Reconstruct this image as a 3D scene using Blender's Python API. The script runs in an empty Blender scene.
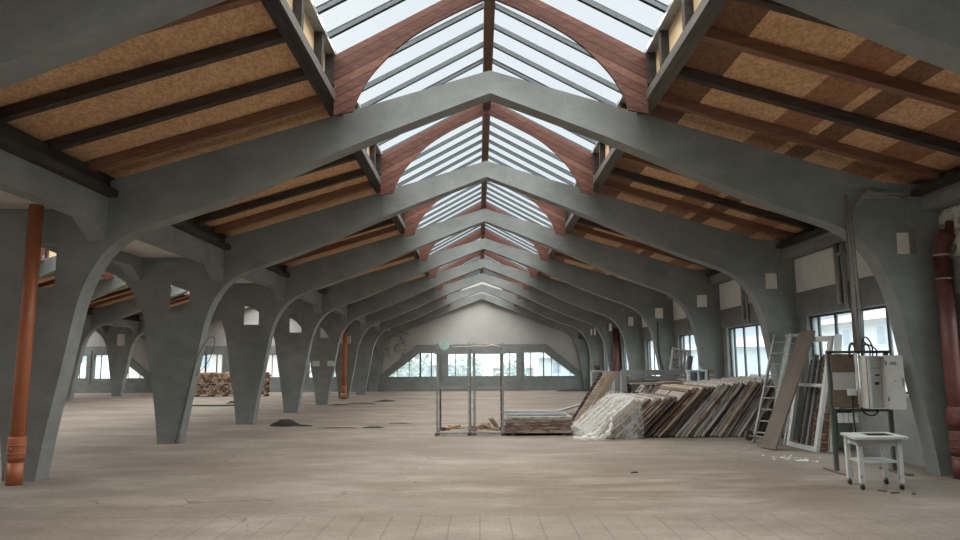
import bpy, math, random
from math import sin, cos, pi, radians as R
from mathutils import Vector, Matrix, Euler
import bmesh
rnd = random.Random(7)
S = bpy.context.scene
COL = S.collection

# ------------------------------------------------------------------ layout
Y0, BAY = 10.116, 4.7523            # nearest fully visible frame, frame spacing
def FY(n): return Y0 + (n - 1) * BAY
XR = 0.19                           # ridge of the main hall
HP = 6.71                           # half width of a hall (ridge to column centre)
RIDGES = [XR, XR - 2 * HP, XR - 4 * HP]
ROWS = [XR - HP, XR - 3 * HP, XR - 5 * HP]
TH = 0.32                           # frame thickness
WX = 6.87                           # inner face of the right wall
YEND = FY(8) + TH                   # inner face of the far gable wall
YBACK = FY(-2)
SL = 0.30                           # roof slope
ORD = ['zeroth', 'first', 'second', 'third', 'fourth', 'fifth', 'sixth', 'seventh', 'eighth', 'ninth', 'tenth',
       'eleventh', 'twelfth', 'thirteenth', 'fourteenth', 'fifteenth', 'sixteenth', 'seventeenth', 'eighteenth',
       'nineteenth', 'twentieth', 'twenty-first', 'twenty-second', 'twenty-third', 'twenty-fourth', 'twenty-fifth',
       'twenty-sixth', 'twenty-seventh', 'twenty-eighth', 'twenty-ninth', 'thirtieth', 'thirty-first', 'thirty-second', 'thirty-third']
HALL = ['main hall', 'left hall', 'far left hall']

# ------------------------------------------------------------------ materials
def nmat(name):
    m = bpy.data.materials.new(name); m.use_nodes = True
    nt = m.node_tree; nt.nodes.clear()
    out = nt.nodes.new('ShaderNodeOutputMaterial')
    return m, nt, out
def N(nt, t, **kw):
    n = nt.nodes.new(t)
    for k, v in kw.items():
        if k in n.inputs: n.inputs[k].default_value = v
        else: setattr(n, k, v)
    return n
def math_n(nt, op, a, b=None):
    n = nt.nodes.new('ShaderNodeMath'); n.operation = op
    for i, v in enumerate((a, b)):
        if v is None: continue
        if isinstance(v, (int, float)): n.inputs[i].default_value = v
        else: nt.links.new(v, n.inputs[i])
    return n.outputs[0]
def ramp(nt, fac, stops, interp='LINEAR'):
    r = nt.nodes.new('ShaderNodeValToRGB'); cr = r.color_ramp; cr.interpolation = interp
    while len(cr.elements) > 1: cr.elements.remove(cr.elements[-1])
    cr.elements[0].position = stops[0][0]; cr.elements[0].color = (*stops[0][1], 1)
    for p, c in stops[1:]:
        e = cr.elements.new(p); e.color = (*c, 1)
    nt.links.new(fac, r.inputs[0]); return r.outputs[0]
def noise(nt, vec, scale, detail=4, rough=.55):
    n = N(nt, 'ShaderNodeTexNoise', Scale=scale, Detail=detail, Roughness=rough)
    nt.links.new(vec, n.inputs['Vector']); return n.outputs['Fac']
def mapping(nt, vec, scale=(1, 1, 1), rot=(0, 0, 0), loc=(0, 0, 0)):
    m = nt.nodes.new('ShaderNodeMapping'); m.inputs['Scale'].default_value = scale
    m.inputs['Rotation'].default_value = rot; m.inputs['Location'].default_value = loc
    nt.links.new(vec, m.inputs['Vector']); return m.outputs[0]
def mix(nt, fac, a, b, blend='MIX'):
    n = nt.nodes.new('ShaderNodeMix'); n.data_type = 'RGBA'; n.blend_type = blend
    for sock, v in ((n.inputs[0], fac), (n.inputs[6], a), (n.inputs[7], b)):
        if isinstance(v, (int, float)): sock.default_value = v
        elif isinstance(v, tuple): sock.default_value = (*v, 1)
        else: nt.links.new(v, sock)
    return n.outputs[2]
def finish(nt, out, color, rough=.7, bump=None, bstr=.2, bdist=.02, metal=0, spec=.3):
    b = N(nt, 'ShaderNodeBsdfPrincipled', Roughness=rough, Metallic=metal)
    b.inputs['Specular IOR Level'].default_value = spec
    if isinstance(color, tuple): b.inputs['Base Color'].default_value = (*color, 1)
    else: nt.links.new(color, b.inputs['Base Color'])
    if bump is not None:
        bp = N(nt, 'ShaderNodeBump', Strength=bstr, Distance=bdist)
        nt.links.new(bump, bp.inputs['Height']); nt.links.new(bp.outputs[0], b.inputs['Normal'])
    nt.links.new(b.outputs[0], out.inputs[0])
def pos(nt): return nt.nodes.new('ShaderNodeNewGeometry').outputs['Position']
def oc(nt): return nt.nodes.new('ShaderNodeTexCoord').outputs['Object']

def m_mottled(name, c1, c2, scale=1.2, rough=.8, bstr=.25, bdist=.02, fine=18, stretch=(1, 1, 1), world=True, spec=.25):
    m, nt, out = nmat(name)
    v = mapping(nt, pos(nt) if world else oc(nt), stretch)
    a = noise(nt, v, scale, 5, .6); b = noise(nt, v, fine, 3, .6)
    f = math_n(nt, 'ADD', math_n(nt, 'MULTIPLY', a, .75), math_n(nt, 'MULTIPLY', b, .25))
    col = ramp(nt, f, [(.33, c1), (.67, c2)])
    finish(nt, out, col, rough, b, bstr, bdist, spec=spec); return m
def m_plain(name, c, rough=.5, metal=0, var=.12, scale=9, spec=.3):
    c1 = tuple(x * (1 - var) for x in c); c2 = tuple(min(1, x * (1 + var)) for x in c)
    m, nt, out = nmat(name)
    a = noise(nt, oc(nt), scale, 3)
    finish(nt, out, ramp(nt, a, [(.35, c1), (.65, c2)]), rough, a, .08, .005, metal, spec); return m
def m_worn(name, paint, wood, thr=.5, axis=(1, 8, 8), seed=0, scale=3.5):
    """old painted timber, paint flaked off along the grain"""
    m, nt, out = nmat(name)
    o = nt.nodes.new('ShaderNodeObjectInfo').outputs['Random']
    g = N(nt, 'ShaderNodeCombineXYZ'); nt.links.new(math_n(nt, 'MULTIPLY', o, 37.0), g.inputs[0]); nt.links.new(math_n(nt, 'MULTIPLY', o, 13.0), g.inputs[1])
    va = N(nt, 'ShaderNodeVectorMath', operation='ADD'); nt.links.new(mapping(nt, oc(nt), axis), va.inputs[0]); nt.links.new(g.outputs[0], va.inputs[1])
    a = noise(nt, va.outputs[0], scale, 6, .65)
    b = noise(nt, va.outputs[0], scale * 6, 3, .6)
    w = ramp(nt, b, [(.3, tuple(x * .6 for x in wood)), (.7, tuple(x * 1.25 for x in wood))])
    p = ramp(nt, b, [(.3, tuple(x * .82 for x in paint)), (.7, paint)])
    f = ramp(nt, a, [(thr - .04, (0, 0, 0)), (thr + .04, (1, 1, 1))])
    finish(nt, out, mix(nt, f, p, w), .75, a, .2, .01); return m

# painted concrete
def m_concrete():
    m, nt, out = nmat('painted_concrete')
    p = pos(nt)
    a = noise(nt, p, .7, 5, .6); b = noise(nt, mapping(nt, p, (1, 1, 2)), 2.4, 5, .65); c = noise(nt, p, 26, 3, .6)
    f = math_n(nt, 'ADD', math_n(nt, 'MULTIPLY', a, .55), math_n(nt, 'ADD', math_n(nt, 'MULTIPLY', b, .3), math_n(nt, 'MULTIPLY', c, .15)))
    col = ramp(nt, f, [(.36, (.168, .177, .170)), (.5, (.222, .233, .224)), (.64, (.280, .290, .280))])
    h = math_n(nt, 'ADD', math_n(nt, 'MULTIPLY', b, .7), math_n(nt, 'MULTIPLY', c, .3))
    finish(nt, out, col, .72, h, .3, .025, spec=.3); return m
M = {}
M['conc'] = m_concrete()
M['white_wall'] = m_mottled('white_plaster', (.40, .385, .36), (.52, .505, .48), .8, .9)
M['panel_white'] = m_mottled('whitewashed_block', (.64, .63, .61), (.80, .79, .77), 1.5, .9)
M['lintel'] = m_mottled('raw_lintel_render', (.165, .168, .160), (.24, .242, .232), 2, .9)
M['slab'] = m_mottled('pale_slab', (.50, .47, .44), (.62, .59, .56), 1, .9)
def m_stained():
    m, nt, out = nmat('stained_whitewash'); p = pos(nt)
    a = noise(nt, p, 5, 7, .75); b = noise(nt, p, 22, 4, .6)
    col = ramp(nt, a, [(.40, (.06, .055, .05)), (.47, (.35, .33, .3)), (.55, (.62, .6, .57))])
    finish(nt, out, col, .9, b, .3, .02); return m
M['stained'] = m_stained()
def m_gable():
    m, nt, out = nmat('gable_plaster'); p = pos(nt)
    a = noise(nt, p, 1.3, 6, .7); b = noise(nt, p, .4, 3); c = noise(nt, p, 15, 3)
    sx = N(nt, 'ShaderNodeSeparateXYZ'); nt.links.new(p, sx.inputs[0])
    base = ramp(nt, b, [(.35, (.40, .385, .36)), (.65, (.50, .485, .46))])
    # damp patch low on the left shoulder of the main gable
    dx = math_n(nt, 'SUBTRACT', sx.outputs[0], -5.0); dz = math_n(nt, 'SUBTRACT', sx.outputs[2], 2.9)
    d = math_n(nt, 'ADD', math_n(nt, 'MULTIPLY', dx, dx), math_n(nt, 'MULTIPLY', dz, dz))
    near = math_n(nt, 'SUBTRACT', 1.0, math_n(nt, 'MULTIPLY', d, .55)); near = math_n(nt, 'MAXIMUM', near, 0.0)
    st = math_n(nt, 'MULTIPLY', ramp(nt, a, [(.47, (0, 0, 0)), (.57, (1, 1, 1))]), near)
    finish(nt, out, mix(nt, math_n(nt, 'MULTIPLY', st, .8), base, (.10, .095, .09)), .9, c, .2, .02); return m
M['gable'] = m_gable()

def m_floor():
    m, nt, out = nmat('dusty_concrete_floor'); p = pos(nt)
    sx = N(nt, 'ShaderNodeSeparateXYZ'); nt.links.new(p, sx.inputs[0]); X, Y = sx.outputs[0], sx.outputs[1]
    big = noise(nt, mapping(nt, p, (.16, .30, 1)), 1.6, 6, .62)
    mid = noise(nt, mapping(nt, p, (.6, 1.1, 1)), 1.2, 8, .7)
    fine = noise(nt, p, 20, 4, .65)
    base = ramp(nt, mid, [(.30, (.138, .113, .089)), (.5, (.212, .179, .144)), (.70, (.295, .257, .213))])
    st = ramp(nt, big, [(.44, (0, 0, 0)), (.62, (1, 1, 1))])
    col = mix(nt, math_n(nt, 'MULTIPLY', st, .75), base, (.128, .096, .072))
    # brown rubbed band in front of the stacked frames
    dx = math_n(nt, 'MULTIPLY', math_n(nt, 'SUBTRACT', X, 2.1), .36); dy = math_n(nt, 'MULTIPLY', math_n(nt, 'SUBTRACT', Y, 9.6), .52)
    d = math_n(nt, 'ADD', math_n(nt, 'MULTIPLY', dx, dx), math_n(nt, 'MULTIPLY', dy, dy))
    near = math_n(nt, 'MAXIMUM', math_n(nt, 'SUBTRACT', 1.0, math_n(nt, 'MULTIPLY', d, .5)), 0.0)
    b2 = ramp(nt, noise(nt, mapping(nt, p, (.5, 1.6, 1)), 1.1, 6, .68), [(.40, (0, 0, 0)), (.56, (1, 1, 1))])
    col = mix(nt, math_n(nt, 'MULTIPLY', math_n(nt, 'MULTIPLY', near, b2), .95), col, (.105, .072, .048))
    col = mix(nt, .22, col, ramp(nt, fine, [(.3, (.13, .105, .085)), (.7, (.34, .29, .24))]))
    # hairline cracks
    vo = N(nt, 'ShaderNodeTexVoronoi', Scale=.17, feature='DISTANCE_TO_EDGE')
    wob = N(nt, 'ShaderNodeTexNoise', Scale=1.3, Detail=4.0); nt.links.new(p, wob.inputs['Vector'])
    wa = N(nt, 'ShaderNodeVectorMath', operation='MULTIPLY_ADD'); nt.links.new(wob.outputs['Color'], wa.inputs[0]); wa.inputs[1].default_value = (1.2, 1.2, 0); nt.links.new(p, wa.inputs[2])
    nt.links.new(wa.outputs[0], vo.inputs['Vector'])
    ck = math_n(nt, 'MULTIPLY', math_n(nt, 'LESS_THAN', vo.outputs['Distance'], .0016), math_n(nt, 'GREATER_THAN', mid, .5))
    # cast joints of the old strip nearest the viewer
    fx = math_n(nt, 'ABSOLUTE', math_n(nt, 'SUBTRACT', math_n(nt, 'FRACT', math_n(nt, 'DIVIDE', X, .31)), .5))
    jl = math_n(nt, 'MULTIPLY', math_n(nt, 'GREATER_THAN', fx, .477), math_n(nt, 'LESS_THAN', Y, 7.72))
    jl = math_n(nt, 'MULTIPLY', jl, math_n(nt, 'GREATER_THAN', X, -3.4))
    jy = math_n(nt, 'LESS_THAN', math_n(nt, 'ABSOLUTE', math_n(nt, 'SUBTRACT', Y, math_n(nt, 'ADD', 7.66, math_n(nt, 'MULTIPLY', noise(nt, p, 1.2), .12)))), .012)
    j2 = math_n(nt, 'LESS_THAN', math_n(nt, 'ABSOLUTE', math_n(nt, 'SUBTRACT', Y, math_n(nt, 'ADD', 8.22, math_n(nt, 'MULTIPLY', noise(nt, p, .9), .1)))), .009)
    j2 = math_n(nt, 'MULTIPLY', j2, math_n(nt, 'LESS_THAN', X, -.6))
    ln = math_n(nt, 'MAXIMUM', math_n(nt, 'MAXIMUM', math_n(nt, 'MULTIPLY', jl, .38), math_n(nt, 'MULTIPLY', jy, .28)), math_n(nt, 'MAXIMUM', math_n(nt, 'MULTIPLY', ck, .5), math_n(nt, 'MULTIPLY', j2, .45)))
    col = mix(nt, ln, col, (.06, .048, .038))
    finish(nt, out, col, .82, math_n(nt, 'ADD', fine, math_n(nt, 'MULTIPLY', ln, -2.0)), .25, .012, spec=.25); return m
M['floor'] = m_floor()

def m_osb(name, stripes):
    m, nt, out = nmat(name); o = oc(nt)
    v = N(nt, 'ShaderNodeTexVoronoi', Scale=42.0); nt.links.new(mapping(nt, o, (1, .45, 1)), v.inputs['Vector'])
    n1 = noise(nt, o, 3, 5, .6); n2 = noise(nt, o, 40, 3)
    hs = N(nt, 'ShaderNodeSeparateColor'); nt.links.new(v.outputs['Color'], hs.inputs[0])
    f = math_n(nt, 'ADD', math_n(nt, 'MULTIPLY', hs.outputs[0], .38), math_n(nt, 'ADD', math_n(nt, 'MULTIPLY', n1, .5), math_n(nt, 'MULTIPLY', n2, .2)))
    col = ramp(nt, f, [(.25, (.43, .225, .115)), (.5, (.58, .335, .180)), (.8, (.74, .47, .275))])
    if stripes:
        sx = N(nt, 'ShaderNodeSeparateXYZ'); nt.links.new(o, sx.inputs[0])
        row = math_n(nt, 'FLOOR', math_n(nt, 'DIVIDE', sx.outputs[1], 2.4))
        wn = N(nt, 'ShaderNodeTexWhiteNoise'); wn.noise_dimensions = '1D'; nt.links.new(row, wn.inputs['W'])
        s = math_n(nt, 'ADD', sx.outputs[0], math_n(nt, 'MULTIPLY', wn.outputs[0], .15))
        fac = math_n(nt, 'DIVIDE', s, 7.0)
        D, Lt, B = (.30, .25, .24), (.98, .96, .95), (.52, .42, .38)
        sc = ramp(nt, fac, [(0, D), (.435, Lt), (.585, B), (.655, Lt), (.675, D), (.715, Lt), (.80, B), (.87, Lt), (.93, B)], 'CONSTANT')
        col = mix(nt, 1.0, col, sc, 'MULTIPLY')
    finish(nt, out, col, .8, n2, .15, .01); return m
M['osb'] = m_osb('chipboard', False)
M['osb_patch'] = m_osb('patched_chipboard', True)
M['rafter_dark'] = m_mottled('dark_rafter_timber', (.040, .028, .024), (.095, .068, .056), 2, .75, stretch=(.5, 6, 6), world=False)
M['rafter_red'] = m_mottled('red_brown_rafter_timber', (.150, .070, .044), (.27, .135, .088), 2, .7, stretch=(.5, 6, 6), world=False)
M['curb'] = m_mottled('grey_weathered_timber', (.070, .060, .053), (.15, .13, .115), 2, .8, stretch=(8, .6, 8))
M['dark_timber'] = m_mottled('dark_brown_timber', (.030, .026, .024), (.07, .06, .052), 2, .8, stretch=(6, .8, 6))  # plain dark timber tone
M['ridge'] = m_mottled('dark_ridge_timber', (.075, .042, .032), (.14, .08, .06), 2, .75, stretch=(6, .8, 6))
M['ply'] = m_mottled('new_plywood', (.62, .44, .24), (.76, .57, .35), 1.5, .7, stretch=(1, 1, 6))
def m_boards():
    m, nt, out = nmat('red_brown_boards'); o = oc(nt)
    sx = N(nt, 'ShaderNodeSeparateXYZ'); nt.links.new(o, sx.inputs[0])
    t = math_n(nt, 'ADD', sx.outputs[2], math_n(nt, 'MULTIPLY', math_n(nt, 'ABSOLUTE', sx.outputs[0]), .55))
    t = math_n(nt, 'DIVIDE', t, .135)
    wn = N(nt, 'ShaderNodeTexWhiteNoise'); wn.noise_dimensions = '1D'; nt.links.new(math_n(nt, 'FLOOR', t), wn.inputs['W'])
    gap = math_n(nt, 'LESS_THAN', math_n(nt, 'FRACT', t), .10)
    g = noise(nt, mapping(nt, o, (1.2, 1, 4), (0, 0, 0)), 4, 6, .7)
    f = math_n(nt, 'ADD', math_n(nt, 'MULTIPLY', wn.outputs[0], .35), math_n(nt, 'MULTIPLY', g, .75))
    col = ramp(nt, f, [(.25, (.046, .018, .013)), (.5, (.112, .045, .031)), (.8, (.215, .097, .069))])
    col = mix(nt, math_n(nt, 'MULTIPLY', gap, .85), col, (.02, .012, .01))
    finish(nt, out, col, .7, math_n(nt, 'SUBTRACT', g, gap), .35, .015); return m
M['boards'] = m_boards()
def m_glass(name, tint, gl=.05, dust=0):
    m, nt, out = nmat(name)
    t = N(nt, 'ShaderNodeBsdfTransparent'); t.inputs[0].default_value = (*tint, 1)
    g = N(nt, 'ShaderNodeBsdfGlossy', Roughness=.08); g.inputs[0].default_value = (.9, .95, 1, 1)
    mx = N(nt, 'ShaderNodeMixShader'); mx.inputs[0].default_value = gl
    nt.links.new(t.outputs[0], mx.inputs[1]); nt.links.new(g.outputs[0], mx.inputs[2])
    if dust:
        tl = N(nt, 'ShaderNodeBsdfTranslucent'); tl.inputs[0].default_value = (.62, .70, .75, 1)
        m2 = N(nt, 'ShaderNodeMixShader'); m2.inputs[0].default_value = dust
        nt.links.new(mx.outputs[0], m2.inputs[1]); nt.links.new(tl.outputs[0], m2.inputs[2]); mx = m2
    nt.links.new(mx.outputs[0], out.inputs[0]); return m
M['roof_glass'] = m_glass('roof_glazing', (.95, .97, .98), .006)
M['glass'] = m_glass('window_glass', (.86, .92, .95), .05, .10)
M['alu'] = m_plain('aluminium_bar', (.085, .095, .10), .45, .3, .1)
M['alu_light'] = m_plain('pale_aluminium', (.34, .36, .37), .4, .3, .08)
M['win_frame'] = m_plain('dark_window_frame', (.045, .055, .06), .5)
M['orange_pipe'] = m_mottled('orange_plastic_pipe', (.34, .105, .045), (.45, .155, .075), 3, .42, .05, .003, 20, world=False, spec=.4)
M['red_pipe'] = m_mottled('dark_red_iron_pipe', (.085, .028, .024), (.19, .070, .060), 4, .5, .12, .006, 25, world=False, spec=.4)
M['band'] = m_plain('worn_joint_ring', (.42, .33, .29), .6)
M['steel'] = m_mottled('galvanised_steel', (.17, .18, .175), (.30, .31, .30), 6, .5, .1, .004, 30, world=False)
M['rust'] = m_mottled('rusty_steel', (.07, .05, .04), (.15, .10, .075), 6, .75, .2, .005, 30, world=False)
M['green_steel'] = m_plain('grey_green_steel', (.070, .078, .070), .55, 0, .15)
M['cab'] = m_plain('cream_sheet_metal', (.60, .585, .54), .45, 0, .06, 5)
M['cab_in'] = m_plain('grey_inside_panel', (.52, .505, .47), .55, 0, .08, 5)
M['brown_board'] = m_mottled('brown_backboard', (.12, .085, .062), (.19, .14, .105), 3, .8, world=False)
M['white_paint'] = m_worn('scuffed_white_paint', (.60, .61, .59), (.30, .28, .25), .64, (3, 3, 3))
M['trolley'] = m_worn('grey_white_trolley_paint', (.50, .51, .485), (.24, .23, .21), .66, (3, 3, 3))
M['black'] = m_plain('black_rubber', (0.018, .018, .018), .6)
M['dark_hole'] = m_plain('opening_shade', (.012, .012, .012), .95, 0, .1, 9, .05)  # black colour painting the shade inside openings
M['conduit'] = m_plain('grey_conduit', (.27, .27, .26), .5)
M['conduit_rust'] = m_plain('brown_cable', (.13, .09, .075), .6)
M['sash_white'] = m_worn('flaking_white_sash', (.50, .475, .435), (.17, .105, .078), .55)
M['sash_grey'] = m_worn('grey_sash', (.37, .345, .31), (.13, .085, .065), .56)
M['sash_brown'] = m_worn('bare_brown_sash', (.36, .31, .265), (.135, .075, .052), .45)
M['sash_dark'] = m_worn('dark_sash', (.16, .13, .12), (.055, .035, .028), .47)
M['sash_bare'] = m_worn('dusty_tan_wood', (.50, .42, .33), (.36, .27, .19), .5)
M['dusty_pane'] = m_mottled('dust_covered_pane', (.25, .215, .175), (.36, .315, .265), 3, .6)
M['grey_frame'] = m_worn('grey_painted_frame', (.33, .34, .335), (.20, .18, .16), .66)
M['tan_board'] = m_mottled('dusty_tan_board', (.27, .205, .155), (.38, .30, .235), 2.2, .85, world=False)
M['plank'] = m_mottled('grey_brown_scaffold_plank', (.115, .093, .077), (.180, .148, .122), 2.5, .85, .25, .01, 24, (1, 1, .4), world=False)
M['lad'] = m_plain('dull_aluminium_ladder', (.30, .30, .285), .55, .2, .15)
M['scrap'] = m_mottled('orange_scrap_wood', (.22, .11, .055), (.42, .25, .14), 4, .8, world=False)
M['scrap_pale'] = m_mottled('pale_scrap_wood', (.42, .36, .28), (.60, .53, .43), 4, .8, world=False)
def m_log():
    m, nt, out = nmat('split_firewood')
    o = nt.nodes.new('ShaderNodeObjectInfo').outputs['Random']; n = noise(nt, pos(nt), 9, 3)
    f = math_n(nt, 'ADD', math_n(nt, 'MULTIPLY', o, .7), math_n(nt, 'MULTIPLY', n, .4))
    finish(nt, out, ramp(nt, f, [(.15, (.09, .06, .045)), (.5, (.26, .17, .115)), (.9, (.46, .33, .235))]), .85); return m
M['log'] = m_log()
M['dirt'] = m_mottled('dark_soil', (.018, .014, .012), (.05, .04, .034), 5, .95, .6, .03)
M['dirt_brown'] = m_mottled('brown_dirt', (.05, .038, .03), (.12, .09, .07), 5, .95, .6, .03)
M['hose'] = m_plain('dark_hose', (.05, .048, .045), .6)
M['mint'] = m_plain('pale_green_plastic', (.38, .55, .49), .5)
M['chip'] = m_plain('white_plaster_chips', (.62, .60, .57), .9)
M['label'] = m_plain('dark_type_plate', (.05, .05, .05), .5)
def m_plastic(name, lo, hi):
    m, nt, out = nmat(name)
    n = noise(nt, mapping(nt, pos(nt), (1, .6, 1)), 5, 6, .75)
    d = N(nt, 'ShaderNodeBsdfDiffuse'); d.inputs[0].default_value = (.80, .78, .75, 1)
    tl = N(nt, 'ShaderNodeBsdfTranslucent'); tl.inputs[0].default_value = (.80, .78, .75, 1)
    m1 = N(nt, 'ShaderNodeMixShader'); m1.inputs[0].default_value = .4
    nt.links.new(d.outputs[0], m1.inputs[1]); nt.links.new(tl.outputs[0], m1.inputs[2])
    g = N(nt, 'ShaderNodeBsdfGlossy', Roughness=.25)
    m2 = N(nt, 'ShaderNodeMixShader'); m2.inputs[0].default_value = .10
    nt.links.new(m1.outputs[0], m2.inputs[1]); nt.links.new(g.outputs[0], m2.inputs[2])
    t = N(nt, 'ShaderNodeBsdfTransparent'); t.inputs[0].default_value = (.95, .95, .94, 1)
    m3 = N(nt, 'ShaderNodeMixShader'); nt.links.new(ramp(nt, n, [(.38, (lo,) * 3), (.70, (hi,) * 3)]), m3.inputs[0])
    nt.links.new(t.outputs[0], m3.inputs[1]); nt.links.new(m2.outputs[0], m3.inputs[2]); nt.links.new(m3.outputs[0], out.inputs[0]); return m
M['plastic'] = m_plastic('crumpled_clear_sheeting', .14, .58)
M['plastic_dense'] = m_plastic('bunched_clear_sheeting', .5, .8)
M['ground'] = m_mottled('pale_yard', (.30, .31, .28), (.42, .42, .39), .3, .9)
M['hill'] = m_mottled('grassy_slope', (.22, .25, .23), (.34, .36, .34), .25, .95)
M['leaf'] = m_mottled('hazed_leaves', (.14, .19, .16), (.26, .31, .27), .8, .8)  # view outside is paled: haze mixed into the leaf and house colours
M['bark'] = m_plain('bark', (.10, .08, .06), .9)
M['house_white'] = m_mottled('white_render', (.34, .40, .44), (.42, .48, .53), .4, .9)
M['house_cream'] = m_mottled('cream_render', (.36, .35, .32), (.44, .43, .40), .4, .9)
M['house_pink'] = m_mottled('pale_brick_render', (.36, .29, .26), (.44, .37, .34), .4, .9)
M['roof_tile'] = m_mottled('roof_tiles', (.25, .20, .19), (.38, .31, .29), .9, .9)
M['pane_dark'] = m_plain('blue_grey_pane', (.18, .22, .26), .3, 0, .1, 2, .4)

# ------------------------------------------------------------------ mesh builder
def smooth3(pts, n=6):
    a = smooth_pts([(p[0], p[1]) for p in pts], n); b = smooth_pts([(p[2], 0) for p in pts], n)
    return [(p[0], p[1], q[0]) for p, q in zip(a, b)]
class MB:
    def __init__(self): self.v = []; self.f = []; self.sm = []
    def add(self, vs, fs, smooth=False):
        b = len(self.v); self.v += [tuple(p) for p in vs]
        for f in fs: self.f.append(tuple(b + i for i in f)); self.sm.append(smooth)
        return self
    def box(self, x0, x1, y0, y1, z0, z1):
        return self.add([(x0, y0, z0), (x1, y0, z0), (x1, y1, z0), (x0, y1, z0), (x0, y0, z1), (x1, y0, z1), (x1, y1, z1), (x0, y1, z1)],
                        [(0, 3, 2, 1), (4, 5, 6, 7), (0, 1, 5, 4), (1, 2, 6, 5), (2, 3, 7, 6), (3, 0, 4, 7)])
    def bar(self, a, b, w, h, up=(0, 0, 1)):
        a, b = Vector(a), Vector(b); d = (b - a).normalized(); up = Vector(up)
        s = d.cross(up)
        if s.length < 1e-4: s = d.cross(Vector((1, 0, 0)))
        s.normalize(); u = s.cross(d).normalized(); s *= w / 2; u *= h / 2
        return self.add([a - s - u, a + s - u, a + s + u, a - s + u, b - s - u, b + s - u, b + s + u, b - s + u],
                        [(0, 1, 2, 3), (7, 6, 5, 4), (0, 4, 5, 1), (1, 5, 6, 2), (2, 6, 7, 3), (3, 7, 4, 0)])
    def tube(self, pts, r, n=10, caps=True):
        pts = [Vector(p) for p in pts]; rs = r if isinstance(r, (list, tuple)) else [r] * len(pts)
        vs = []; prev = None
        for i, p in enumerate(pts):
            d = (pts[min(i + 1, len(pts) - 1)] - pts[max(i - 1, 0)]).normalized()
            if prev is None:
                s = d.cross(Vector((0, 0, 1)))
                if s.length < 1e-3: s = d.cross(Vector((0, 1, 0)))
            else: s = prev - d * prev.dot(d)
            s.normalize(); prev = s; u = d.cross(s)
            vs += [p + (s * cos(2 * pi * k / n) + u * sin(2 * pi * k / n)) * rs[i] for k in range(n)]
        fs = [(i * n + k, i * n + (k + 1) % n, (i + 1) * n + (k + 1) % n, (i + 1) * n + k) for i in range(len(pts) - 1) for k in range(n)]
        self.add(vs, fs, True)
        if caps:
            b = len(self.v) - len(vs); m = len(pts) - 1
            self.f.append(tuple(b + k for k in reversed(range(n)))); self.sm.append(False)
            self.f.append(tuple(b + m * n + k for k in range(n))); self.sm.append(False)
        return self
    def prism(self, loop, t0, t1, holes=(), axis='y', rear=None):
        """extrude a polygon (with holes) given in (a, z) along axis y or x"""
        bm = bmesh.new(); loops = [list(loop)] + [list(h) for h in holes]; ed = []; idx = []
        for lp in loops:
            vs = [bm.verts.new((p[0], 0, p[1])) for p in lp]; idx.append(len(vs))
            ed += [bm.edges.new((vs[i], vs[(i + 1) % len(vs)])) for i in range(len(vs))]
        bmesh.ops.triangle_fill(bm, use_beauty=True, use_dissolve=False, edges=ed, normal=(0, -1, 0))
        bm.verts.index_update(); P = [v.co.copy() for v in bm.verts]; n = len(P)
        tris = [[v.index for v in f.verts] for f in bm.faces]; bm.free()
        mk = (lambda p, t: (p.x, t, p.z)) if axis == 'y' else (lambda p, t: (t, p.x, p.z))
        rear = rear or (lambda p: p)
        vs = [mk(p, t0) for p in P] + [mk(rear(p), t1) for p in P]; fs = []
        for t in tris: fs.append(tuple(t)); fs.append(tuple(n + i for i in reversed(t)))
        o = 0
        for k in idx:
            fs += [(o + i, o + (i + 1) % k, n + o + (i + 1) % k, n + o + i) for i in range(k)]; o += k
        self.add(vs, fs); return self
    def xf(self, mat):
        self.v = [tuple(mat @ Vector(p)) for p in self.v]; return self
    def mesh(self, name, mat):
        me = bpy.data.meshes.new(name); me.from_pydata(self.v, [], self.f)
        me.polygons.foreach_set('use_smooth', self.sm)
        bm = bmesh.new(); bm.from_mesh(me); bmesh.ops.recalc_face_normals(bm, faces=bm.faces); bm.to_mesh(me); bm.free()
        me.materials.append(mat); return me
    def build(self, name, mat, parent=None, loc=(0, 0, 0)):
        return link(name, self.mesh(name, mat), parent, loc)
def link(name, me, parent=None, loc=(0, 0, 0)):
    o = bpy.data.objects.new(name, me); COL.objects.link(o); o.parent = parent; o.location = loc; return o
def tag(o, label=None, cat=None, group=None, kind=None):
    if label: o['label'] = label
    if cat: o['category'] = cat
    if group: o['group'] = group
    if kind: o['kind'] = kind
    return o
def thing(name, label, cat, loc=(0, 0, 0), rot=(0, 0, 0), group=None, kind=None):
    o = bpy.data.objects.new(name, None); COL.objects.link(o); o.location = loc; o.rotation_euler = rot
    o.empty_display_size = .2
    return tag(o, label, cat, group, kind)
def dup(o, parent=None, mats=None):
    c = o.copy(); COL.objects.link(c)
    if parent is not None: c.parent = parent
    for ch in list(o.children): dup(ch, c)
    return c
def smooth_pts(pts, n=5):
    out = []
    P = [pts[0]] + list(pts) + [pts[-1]]
    for i in range(1, len(P) - 2):
        for k in range(n):
            t = k / n
            out.append(tuple(.5 * ((2 * P[i][j]) + (-P[i - 1][j] + P[i + 1][j]) * t + (2 * P[i - 1][j] - 5 * P[i][j] + 4 * P[i + 1][j] - P[i + 2][j]) * t * t
                                   + (-P[i - 1][j] + 3 * P[i][j] - 3 * P[i + 1][j] + P[i + 2][j]) * t ** 3) for j in (0, 1)))
    out.append(tuple(pts[-1])); return out

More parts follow.
